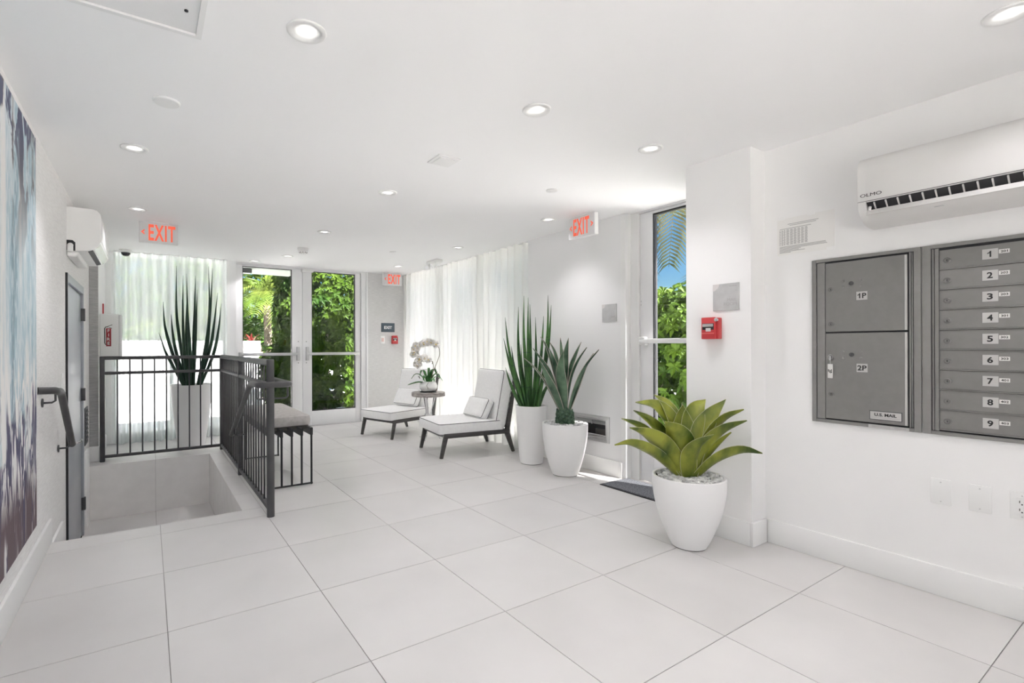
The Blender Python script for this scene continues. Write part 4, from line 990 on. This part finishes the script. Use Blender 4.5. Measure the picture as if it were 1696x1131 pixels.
def pot(t, prof, rim, Hp):
    p = prof + [(rim - .004, Hp), (rim - .014, Hp - .002), (rim - .017, Hp - .05), (.001, Hp - .06)]
    MB().lathe([(prof[0][0] - .004, 0), (prof[0][0] - .004, .006)], 40).build('pot_foot', M_DARK, t)
    MB().lathe([(prof[0][0] - .002, .005)] + [(r, z + .005) for r, z in p[:-4]] + p[-4:], 56).build('pot', M_POT, t)
# rounded pot profile helper (base radius, belly, rim)
def prof_round(b, r, Hp):
    out = []
    for i in range(15):
        f = i / 14; out.append((b + (r - b) * math.sin(f * math.pi * .5 * 1.06) ** .92 / math.sin(math.pi * .5 * 1.06) ** .92, f * (Hp - .008)))
    return out
def prof_tall(b, r, Hp): return [(b + (r - b) * (i / 10) ** .75, i / 10 * (Hp - .008)) for i in range(11)]
def snake_plant(name, label, loc, lat0, leaves, potdim, mat_, rad, zb, gz, seed):
    t = thing(name, label, 'potted plant', (*loc, 0), -YAW)
    b_, r_, Hp = potdim; pot(t, prof_tall(b_, r_, Hp), r_, Hp); gravel(t, r_ - .022, gz, 260, seed)
    rnd = random.Random(seed)
    for i, lf_ in enumerate(leaves):
        d = rnd.uniform(-1, 1) * .13; d0 = d * .35; P = []
        for (la, z), f in zip(reversed(lf_), (0, .33, .68, 1)): P.append((la - lat0, d0 + (d - d0) * f, z if f else gz - .01))
        q = spline(P, 16); rr = []
        for k in range(17):
            f = k / 16; rr.append(rad * (.78 + .30 * math.sin(f * math.pi * .75)) * (1 - max(0, (f - .3) / .7) ** 1.3 * .93))
        ob = MB().tube(q, rr, 9).build('leaf', mat_, t)
        if rad > .014:
            for k in (3, 6, 8, 10):
                p = q[k]; MB().tube([Vector(p) - Vector((0, 0, .003)), Vector(p) + Vector((0, 0, .003))], rr[k] * 1.03, 9).build('leaf_band', M_SNAKED, ob)
    return t
P1 = [[(-0.21, 1.411), (-0.177, 1.114), (-0.101, 0.776), (-0.022, 0.558)], [(-0.223, 1.21), (-0.172, 0.983), (-0.101, 0.755), (-0.041, 0.564)], [(-0.139, 1.131), (-0.112, 0.918), (-0.057, 0.7), (-0.014, 0.558)], [(-0.208, 0.926), (-0.166, 0.787), (-0.112, 0.656), (-0.046, 0.564)], [(-0.079, 1.515), (-0.082, 1.191), (-0.063, 0.896), (-0.003, 0.558)], [(-0.054, 1.15), (-0.046, 0.918), (-0.022, 0.722), (0.003, 0.558)], [(-0.036, 1.612), (-0.036, 1.245), (-0.014, 0.896), (0.013, 0.558)], [(0.016, 1.605), (0.013, 1.245), (0.019, 0.896), (0.024, 0.558)], [(0.037, 1.539), (0.039, 1.191), (0.039, 0.853), (0.035, 0.558)], [(0.097, 1.417), (0.099, 1.092), (0.09, 0.853), (0.052, 0.558)], [(0.148, 1.417), (0.133, 1.114), (0.101, 0.809), (0.057, 0.558)], [(0.199, 1.621), (0.196, 1.267), (0.155, 0.853), (0.073, 0.558)], [(0.221, 1.521), (0.204, 1.223), (0.172, 0.973), (0.095, 0.564)], [(0.237, 0.809), (0.204, 0.733), (0.161, 0.656), (0.117, 0.564)]]
snake_plant('potted_snake_plant', 'tall green snake plant in a slim white pot beside the nearer lounge chair', (3.135, 3.667), .042, P1, (.108, .153, .56), M_SNAKE, .0185, .56, .535, 11)
PL = [[(-0.16, 2.064), (-0.163, 1.558), (-0.131, 1.24), (-0.051, 0.715)], [(-0.112, 1.96), (-0.11, 1.478), (-0.094, 1.16), (-0.036, 0.715)], [(-0.067, 1.768), (-0.072, 1.399), (-0.063, 1.08), (-0.028, 0.715)], [(-0.047, 1.672), (-0.051, 1.367), (-0.047, 1.049), (-0.02, 0.715)], [(0.023, 1.955), (0.02, 1.478), (0.028, 1.08), (0.02, 0.715)], [(0.071, 1.947), (0.057, 1.558), (0.041, 1.16), (0.028, 0.715)], [(0.106, 1.784), (0.084, 1.399), (0.06, 1.08), (0.036, 0.715)], [(0.162, 2.07), (0.179, 1.558), (0.147, 1.16), (0.052, 0.715)], [(0.224, 2.043), (0.203, 1.558), (0.166, 1.208), (0.06, 0.715)], [(0.211, 1.566), (0.195, 1.303), (0.16, 1.049), (0.068, 0.715)], [(0.299, 1.757), (0.259, 1.399), (0.211, 1.112), (0.076, 0.715)], [(0.327, 1.637), (0.299, 1.335), (0.243, 1.049), (0.092, 0.715)], [(-0.261, 1.645), (-0.253, 1.367), (-0.187, 1.08), (-0.051, 0.715)], [(-0.218, 1.51), (-0.203, 1.303), (-0.163, 1.065), (-0.043, 0.715)], [(-0.314, 1.3), (-0.25, 1.08), (-0.187, 0.937), (-0.059, 0.715)], [(-0.317, 0.982), (-0.234, 0.874), (-0.171, 0.778), (-0.099, 0.715)]]
snake_plant('potted_snake_plant', 'tall dark snake plant in a large white pot behind the stair railing', (.421, 6.42), .004, PL, (.132, .215, .71), M_SNAKED, .0185, .71, .685, 12)
def agave(name, label, loc, lat0, leaves, depth, widths, potdim, m_leaf, m_edge, gz, zfix, seed, cup, edge_r, face):
    t = thing(name, label, 'potted plant', (*loc, 0), -YAW)
    b_, r_, Hp = potdim; pot(t, prof_round(b_, r_, Hp), r_, Hp); gravel(t, r_ - .026, gz, 460, seed, .010, .018)
    for lf_, d, w in zip(leaves, depth, widths):
        P = []
        for (la, z), f in zip(reversed(lf_), (0, .33, .68, 1)): P.append((la - lat0, d * (.10 + .9 * f), z))
        q = spline(P, 14)
        t0, t1 = Vector(P[0]), Vector(P[3]); run = t1 - t0; out_ = Vector((run.x, run.y, 0))
        tang = Vector((-out_.y, out_.x, 0)).normalized() if out_.length > .02 else Vector((1, 0, 0))
        view = Vector((-run.z, 0, run.x)).normalized()
        if tang.dot(view) < 0: view = -view
        side = (tang * (1 - face) + view * face).normalized()
        ws_ = [w * (.55 + .45 * math.sin(min(1, f / .5) * math.pi / 2)) * (1 - max(0, (f - .48) / .52) ** 1.5) + .0012 for f in [i / 14 for i in range(15)]]
        rb, ed_ = ribbon(q, ws_, side, .006, cup, 7)
        ob = rb.build('leaf', m_leaf, t)
        for e_ in ed_: MB().tube(e_, [edge_r * (1 - .6 * i / 14) for i in range(15)], 5).build('leaf_margin', m_edge, ob)
    return t
A2 = [[(0.015, 1.102), (-0.001, 0.921), (0.027, 0.736), (0.051, 0.551)], [(-0.182, 1.009), (-0.114, 0.848), (-0.041, 0.696), (0.023, 0.551)], [(-0.226, 1.114), (-0.138, 0.985), (-0.074, 0.872), (0.007, 0.647)], [(-0.299, 1.025), (-0.21, 0.937), (-0.114, 0.8), (-0.001, 0.575)], [(-0.062, 1.166), (-0.025, 1.065), (-0.001, 0.897), (0.031, 0.647)], [(-0.082, 1.106), (-0.05, 0.993), (-0.017, 0.856), (0.023, 0.615)], [(0.103, 1.206), (0.075, 1.049), (0.063, 0.872), (0.055, 0.631)], [(0.043, 1.21), (0.042, 1.114), (0.044, 0.937), (0.047, 0.647)], [(0.244, 1.122), (0.168, 0.993), (0.111, 0.84), (0.071, 0.599)], [(0.224, 1.17), (0.168, 1.049), (0.115, 0.913), (0.067, 0.647)], [(0.332, 1.102), (0.232, 0.961), (0.143, 0.76), (0.087, 0.551)], [(-0.138, 1.218), (-0.098, 1.13), (-0.05, 0.953), (0.023, 0.664)], [(0.32, 1.069), (0.24, 0.921), (0.168, 0.736), (0.103, 0.567)]]
ag = agave('potted_agave', 'dark green agave with pale leaf edges in a rounded white pot below the silver plaque', (3.106, 3.18), .055, A2, (-.13, -.11, -.02, .03, .07, -.03, .06, .13, -.02, .09, -.09, .11, .04),
      (.088, .085, .055, .04, .055, .07, .065, .03, .065, .045, .062, .03, .05), (.112, .198, .455), M_AGAVE, M_AGEDGE, .444, .55, 13, .35, .0032, .25)
cr_ = MB()
MB().lathe([(.052, .42), (.066, .45), (.068, .50), (.055, .56), (.02, .60)], 20).build('crown', M_AGAVE, ag)
for k in range(46):
    a = k * 2.39996; z = .440 + .125 * (k / 46); r_ = .070 - .012 * (k / 46)
    MB().lathe([(.001, -.016), (.017, -.008), (.020, .004), (.011, .018), (.001, .026)], 8).build('leaf_scale', M_AGAVE, ag, (r_ * math.cos(a), r_ * math.sin(a), z), (0, R(38), a))
A3 = [[(0.141, 0.668), (0.071, 0.593), (0.061, 0.5), (0.077, 0.41)], [(-0.109, 0.735), (-0.032, 0.665), (0.02, 0.552), (0.061, 0.418)], [(-0.291, 0.698), (-0.166, 0.645), (-0.052, 0.542), (0.046, 0.423)], [(-0.356, 0.591), (-0.253, 0.593), (-0.104, 0.521), (0.04, 0.413)], [(-0.289, 0.727), (-0.186, 0.676), (-0.083, 0.573), (0.04, 0.428)], [(-0.212, 0.771), (-0.124, 0.701), (-0.042, 0.593), (0.051, 0.428)], [(-0.181, 0.812), (-0.063, 0.779), (0.01, 0.645), (0.061, 0.449)], [(0.087, 0.799), (0.071, 0.696), (0.066, 0.562), (0.071, 0.439)], [(-0.054, 0.851), (-0.006, 0.794), (0.03, 0.665), (0.066, 0.449)], [(0.226, 0.828), (0.154, 0.768), (0.113, 0.634), (0.087, 0.449)], [(0.298, 0.838), (0.205, 0.737), (0.143, 0.614), (0.092, 0.449)], [(0.375, 0.787), (0.267, 0.722), (0.174, 0.593), (0.097, 0.439)], [(0.352, 0.735), (0.236, 0.665), (0.154, 0.552), (0.097, 0.423)], [(0.298, 0.66), (0.236, 0.593), (0.174, 0.511), (0.102, 0.418)], [(0.432, 0.557), (0.329, 0.557), (0.205, 0.495), (0.102, 0.41)]]
A3 = [[(l, z - .012) for l, z in lf_[:3]] + [(lf_[3][0] * .55 + .074 * .45, .365)] for lf_ in A3]
agave('potted_broad_agave', 'broad yellow green agave in a rounded white pot in front of the pillar', (2.582, 1.66), .074, A3, (-.15, -.12, -.09, -.03, .05, .07, .13, .10, .17, .11, .02, -.02, -.09, -.03, -.10),
      (.115, .145, .12, .085, .075, .10, .135, .14, .10, .12, .115, .115, .14, .08, .11), (.092, .194, .40), M_FAT, M_FATEDGE, .389, .41, 14, .36, .0022, .48)

# ================================================================== DOOR MAT
t = thing('door_mat', 'dark grey carpet door mat inside the side glass door', 'mat', (3.27, 2.36, 0))
MB().rbox(-.17, .17, -.42, .42, .0005, .006, .002, 1).build('backing', M_DARK, t)
MB().rbox(-.155, .155, -.405, .405, .006, .011, .003, 2).build('pile', M_MAT, t)

# ================================================================== CURTAINS
def curtain(label, p0, p1, nfold, amp, m_, z0, seed, normal):
    rnd = random.Random(seed); p0, p1 = Vector(p0), Vector(p1); d = p1 - p0; nr = Vector(normal)
    t = thing('sheer_curtain', label, 'curtain', (*((p0 + p1) / 2).to_2d(), 0)); c_ = (p0 + p1) / 2
    nz = 10; nu = nfold * 10; ph = [rnd.uniform(-.9, .9) for _ in range(nfold + 2)]; am = [rnd.uniform(.55, 1.25) for _ in range(nfold + 2)]
    V = []; Fc = []
    for j in range(nz + 1):
        z = z0 + (H - .004 - z0) * j / nz; f = j / nz
        for i in range(nu + 1):
            u = i / nu; k = u * nfold; k0 = int(min(k, nfold - 1)); w = k - k0
            a = am[k0] * (1 - w) + am[k0 + 1] * w; h_ = ph[k0] * (1 - w) + ph[k0 + 1] * w
            s_ = math.sin(2 * math.pi * k + h_ * (1.3 - f)); s_ = math.copysign(abs(s_) ** .75, s_)
            off = amp * a * s_ * (1.15 - .25 * f) + amp * .25 * math.sin(5.1 * k + 3 * f + h_)
            drift = .10 * (1 - f) * math.sin(k * .9 + seed) / nfold
            V.append((p0 + d * (u + drift * min(u, 1 - u) * 4) + nr * off - c_).to_2d().to_tuple() + (z,))
    for j in range(nz):
        for i in range(nu): a = j * (nu + 1) + i; Fc.append((a, a + 1, a + nu + 2, a + nu + 1))
    me = bpy.data.meshes.new('drape'); me.from_pydata(V, [], Fc); me.polygons.foreach_set('use_smooth', [True] * len(Fc)); me.update()
    link('drape', me, m_, t)
    tr_ = MB().bar(p0 - c_ + Vector((0, 0, H - .006)), p1 - c_ + Vector((0, 0, H - .006)), .02, .01)
    tr_.build('track', M_PLASTIC, t); return t
curtain('long white sheer curtain hanging behind the two lounge chairs', (3.445, 4.04, 0), (3.435, 7.05, 0), 25, .040, M_SHEER2, .008, 3, (1, 0, 0))
curtain('sheer white curtain over the window behind the dark snake plant', (-.33, 6.98, 0), (.86, 6.98, 0), 12, .050, M_SHEER1, .008, 5, (0, 1, 0))

# ================================================================== OUTDOORS
gd = MB(); gd.box(-30, -.66, -12, 60, -.30, -.13); gd.box(3.68, 40, -12, 60, -.30, -.13); gd.box(-.66, 3.68, 7.2, 60, -.30, -.13); gd.box(-.66, 3.68, -12, YB - .13, -.30, -.13)
struct(gd.build('ground', M_CONC), 'pale paved ground outside the building')
struct(MB().rbox(-2.4, 4.2, 7.21, 8.55, -.14, -.02, .01).build('porch_floor', M_CONC), 'grey porch paving outside the entrance doors')
def leaf_mass(blobs, n, size, seed, whorl=6, droop=.2):
    """whorls of pointed leaves scattered in the outer layer of ellipsoid or box blobs"""
    rnd = random.Random(seed); V = []; Fc = []
    vol = [b_[1][0] * b_[1][1] * b_[1][2] for b_ in blobs]; tot = sum(v ** .67 for v in vol)
    for (c_, e, kind), v_ in zip(blobs, vol):
        for _ in range(int(n * v_ ** .67 / tot)):
            if kind == 'b':
                p = Vector([rnd.uniform(-1, 1) for _ in range(3)]); ax = rnd.choice((0, 0, 1, 1, 1, 2))
                if ax < 2 or p.z > -.2: p[ax] = math.copysign(rnd.uniform(.72, 1.05), p[ax] if ax != 2 else 1)
            else:
                p = Vector((rnd.gauss(0, 1), rnd.gauss(0, 1), rnd.gauss(0, 1))).normalized() * rnd.uniform(.62, 1.05)
            out_ = Vector((p.x / e[0], p.y / e[1], p.z / e[2] + .25 / e[2])).normalized()
            q = Vector(c_) + Vector((p.x * e[0], p.y * e[1], p.z * e[2]))
            ref = out_.orthogonal().normalized(); a0 = rnd.uniform(0, 6.28)
            for k in range(whorl):
                a = a0 + k * 2 * math.pi / whorl + rnd.uniform(-.3, .3)
                r_ = (Matrix.Rotation(a, 3, out_) @ ref); d = (r_ + out_ * rnd.uniform(-.1, .9)).normalized(); s_ = size * rnd.uniform(.6, 1.25)
                w = d.cross(out_).normalized() * s_ * .24; m_ = q + d * s_ * .5 + out_ * s_ * .06
                o_ = len(V); V += [tuple(q), tuple(m_ + w), tuple(q + d * s_ - Vector((0, 0, droop * s_))), tuple(m_ - w)]; Fc += [(o_, o_ + 1, o_ + 2), (o_, o_ + 2, o_ + 3)]
    me = bpy.data.meshes.new('foliage'); me.from_pydata(V, [], Fc); me.update(); return me
def shrub(name, label, cat, loc, blobs, n, size, seed, m_, stems, whorl=6, group=None):
    t = thing(name, label, cat, loc, 0, group)
    o = link('foliage', leaf_mass(blobs, n, size, seed, whorl), m_, t); o['kind'] = 'stuff'
    rnd = random.Random(seed + 100)
    for (x, y, h_, r_) in stems:
        P = [(x, y, 0), (x + rnd.uniform(-.05, .05), y, h_ * .4), (x + rnd.uniform(-.1, .1), y + rnd.uniform(-.05, .05), h_)]
        MB().tube(spline(P, 6), [r_ * (1 - .08 * i) for i in range(7)], 8).build('stem', M_BARK, t)
    return t
GZ = -.13
struct(MB().box(1.6, 5.6, 8.60, 10.2, -.14, -.06).build('garden_bed', M_SOIL), 'dark soil bed under the hedge outside the doors')
shrub('hedge', 'tall leafy hedge filling the view through the right glass door leaf', 'hedge', (3.6, 9.35, GZ),
      [((.1, 0, 2.15), (1.60, .50, 1.15), 'b'), ((.1, 0, .80), (1.60, .42, .66), 'b'), ((-1.38, -.05, 1.7), (.28, .4, 1.3), 'e'), ((-1.62, -.1, .75), (.30, .38, .55), 'e')],
      6400, .105, 21, M_LEAF, [(-1.2, 0, 1.4, .025), (-.75, -.1, 1.5, .022), (-.15, .05, 1.5, .03), (.5, 0, 1.5, .025), (1.2, 0, 1.5, .025)], 7)
rk = thing('garden_rock', 'pale flat rock at the foot of the hedge outside', 'rock', (2.98, 8.78, -.06))
_b = bmesh.new(); bmesh.ops.create_icosphere(_b, subdivisions=2, radius=1)
for v in _b.verts: v.co = Vector((v.co.x * .20, v.co.y * .12, max(v.co.z, -.1) * .09)) * (1 + .12 * math.sin(7 * v.co.x + 5 * v.co.y)); 
_me = bpy.data.meshes.new('stone'); _b.to_mesh(_me); _b.free(); link('stone', _me, M_GWALL, rk)
struct(MB().box(-7, 2.05, 11.3, 11.5, GZ, 1.26).build('garden_wall', M_GWALL), 'low white garden wall beyond the porch')
def frond_mesh(L, droop, nl, ll, seed, w=.040, hang=.3):
    rnd = random.Random(seed); mb = MB()
    sp = spline([(0, 0, 0), (L * .35, 0, L * .16), (L * .7, 0, L * .06 - droop * L * .3), (L, 0, -droop * L)], 22)
    mb.tube(sp, [.011 * (1 - .85 * i / 22) + .001 for i in range(23)], 5)
    for i in range(nl):
        f = .14 + .86 * i / nl; k = min(int(f * 22), 21); p = sp[k] + (sp[k + 1] - sp[k]) * (f * 22 - k); tg = (sp[k + 1] - sp[k]).normalized()
        for s_ in (-1, 1):
            sd_ = Vector((0, s_, 0)); l_ = ll * (math.sin(math.pi * (.18 + .78 * f)) ** .7) * rnd.uniform(.85, 1.1)
            d = (tg * .65 + sd_ * .8 + Vector((0, 0, .15))).normalized(); m_ = p + d * l_ * .5; e = p + d * l_ - Vector((0, 0, hang * l_)); ww = tg * w * .5
            mb.add([p - ww * .4, m_ - ww, e, m_ + ww, p + ww * .4], [(0, 1, 2, 3, 4)])
    return mb.mesh('frond')
def palm(label, loc, th, tr, L, n, droop, ll, seed, m_, lo=-15, hi=70, name='palm_tree', nl=26):
    t = thing(name, label, 'palm', loc); rnd = random.Random(seed)
    MB().tube(spline([(0, 0, 0), (.03, .02, th * .5), (0, 0, th)], 10), [tr * (1.15 - .3 * i / 10) for i in range(11)], 12).build('trunk', M_BARK, t)
    ms = [frond_mesh(L * s_, droop * d_, nl, ll, seed + i) for i, (s_, d_) in enumerate(((1, 1), (.9, .6), (1.05, 1.3)))]
    for q in ms: q.materials.append(m_)
    for k in range(n):
        el = lo + (hi - lo) * ((k * .618) % 1)
        link('frond', ms[k % 3], None, t, (0, 0, th - .02), (0, R(-el), k * 2.39996 + rnd.uniform(-.2, .2)))
    return t
palm('yellow green garden palm seen through the left glass door leaf', (2.40, 12.4, GZ), 2.25, .10, 1.5, 20, .75, .46, 31, M_LEAFY)
palm('small yellow green palm behind the right edge of the left sheer curtain', (.55, 13.2, GZ), 1.5, .08, 1.1, 14, .5, .38, 37, M_LEAFY)
palm('coconut palm with hanging fronds high outside the side door', (7.3, 4.32, GZ), 4.15, .13, 2.3, 19, .95, .62, 41, M_FROND, -70, 35, nl=58)
br = thing('bromeliad', 'red bromeliad plant below the garden palm outside', 'plant', (1.85, 11.75, 1.0)) if False else None
t = thing('red_shrub', 'small red leaved shrub above the garden wall outside', 'shrub', (1.98, 12.0, GZ))
MB().tube([(0, 0, 0), (0, 0, 1.3)], .02, 6).build('stem', M_BARK, t)
for k in range(16):
    a = k * 2.4; d = Vector((math.cos(a), math.sin(a), .6 + .03 * k)).normalized(); q = Vector((0, 0, 1.25 + .012 * k))
    rb, _ = ribbon([q, q + d * .12, q + d * .24 - Vector((0, 0, .03))], [.03, .04, .004], d.cross(Vector((0, 0, 1))), .003, .2, 3); rb.build('leaf', M_BROM, t)
for i, (x, y, s_, lab) in enumerate(((-3.6, 14.2, 1.15, 'broad leafy tree behind the left end of the sheer curtain'), (-1.3, 15.5, 1.25, 'leafy tree behind the middle of the sheer curtain'), (.9, 14.8, 1.0, 'leafy tree behind the right end of the sheer curtain'), (5.2, 13.8, 1.1, 'leafy tree behind the tall hedge'), (3.2, 17.5, 1.25, 'leafy tree far behind the garden palm'))):
    shrub('leafy_tree', lab, 'tree', (x, y, GZ), [((0, 0, 2.6 * s_), (1.5 * s_, 1.2, 1.5 * s_), 'e'), ((.6, .1, 3.7 * s_), (1.0 * s_, .9, .9 * s_), 'e'), ((-.6, -.2, 1.9 * s_), (1.0 * s_, .8, .8), 'e')], 900, .17, 50 + i, M_LEAF, [(0, 0, 2.6 * s_, .09)], 6, 'trees beyond the garden wall')
for i, (x, y, w, h_, lab) in enumerate(((2.8, 13.4, 1.5, 1.9, 'dark bush behind the garden palm'), (3.9, 10.6, 1.9, 1.7, 'dark bush directly behind the tall hedge'), (7.2, 4.7, 1.1, 1.5, 'dark bush behind the bright green shrub outside the side door'), (.2, 12.4, 1.3, 1.55, 'dark bush just over the garden wall, behind the curtain'), (-2.6, 12.5, 1.5, 1.6, 'dark bush over the garden wall farthest left'))):
    shrub('bush', lab, 'bush', (x, y, GZ), [((0, 0, h_ * .6), (w, .55, h_ * .45), 'e')], 520, .13, 70 + i, M_LEAFD, [(0, 0, h_ * .6, .03)], 6)
shrub('garden_shrub', 'bright green shrub right outside the side glass door', 'shrub', (5.75, 3.75, GZ),
      [((0, 0, 1.0), (.62, 1.15, .92), 'b'), ((0, 0, 1.65), (.5, .95, .28), 'e'), ((.1, 0, .7), (.3, 1.1, .7), 'b')], 3400, .10, 80, M_LEAF, [(0, 0, 1.0, .03), (.1, .4, 1.0, .025), (0, -.5, 1.0, .025)], 7)
struct(MB().box(9.0, 9.2, 5.5, 20, GZ, 2.1).build('added_white_wall', M_GWALL), 'white wall added far beyond the long curtain to whiten the view through it')  # added wall, brightens what shows through the long curtain
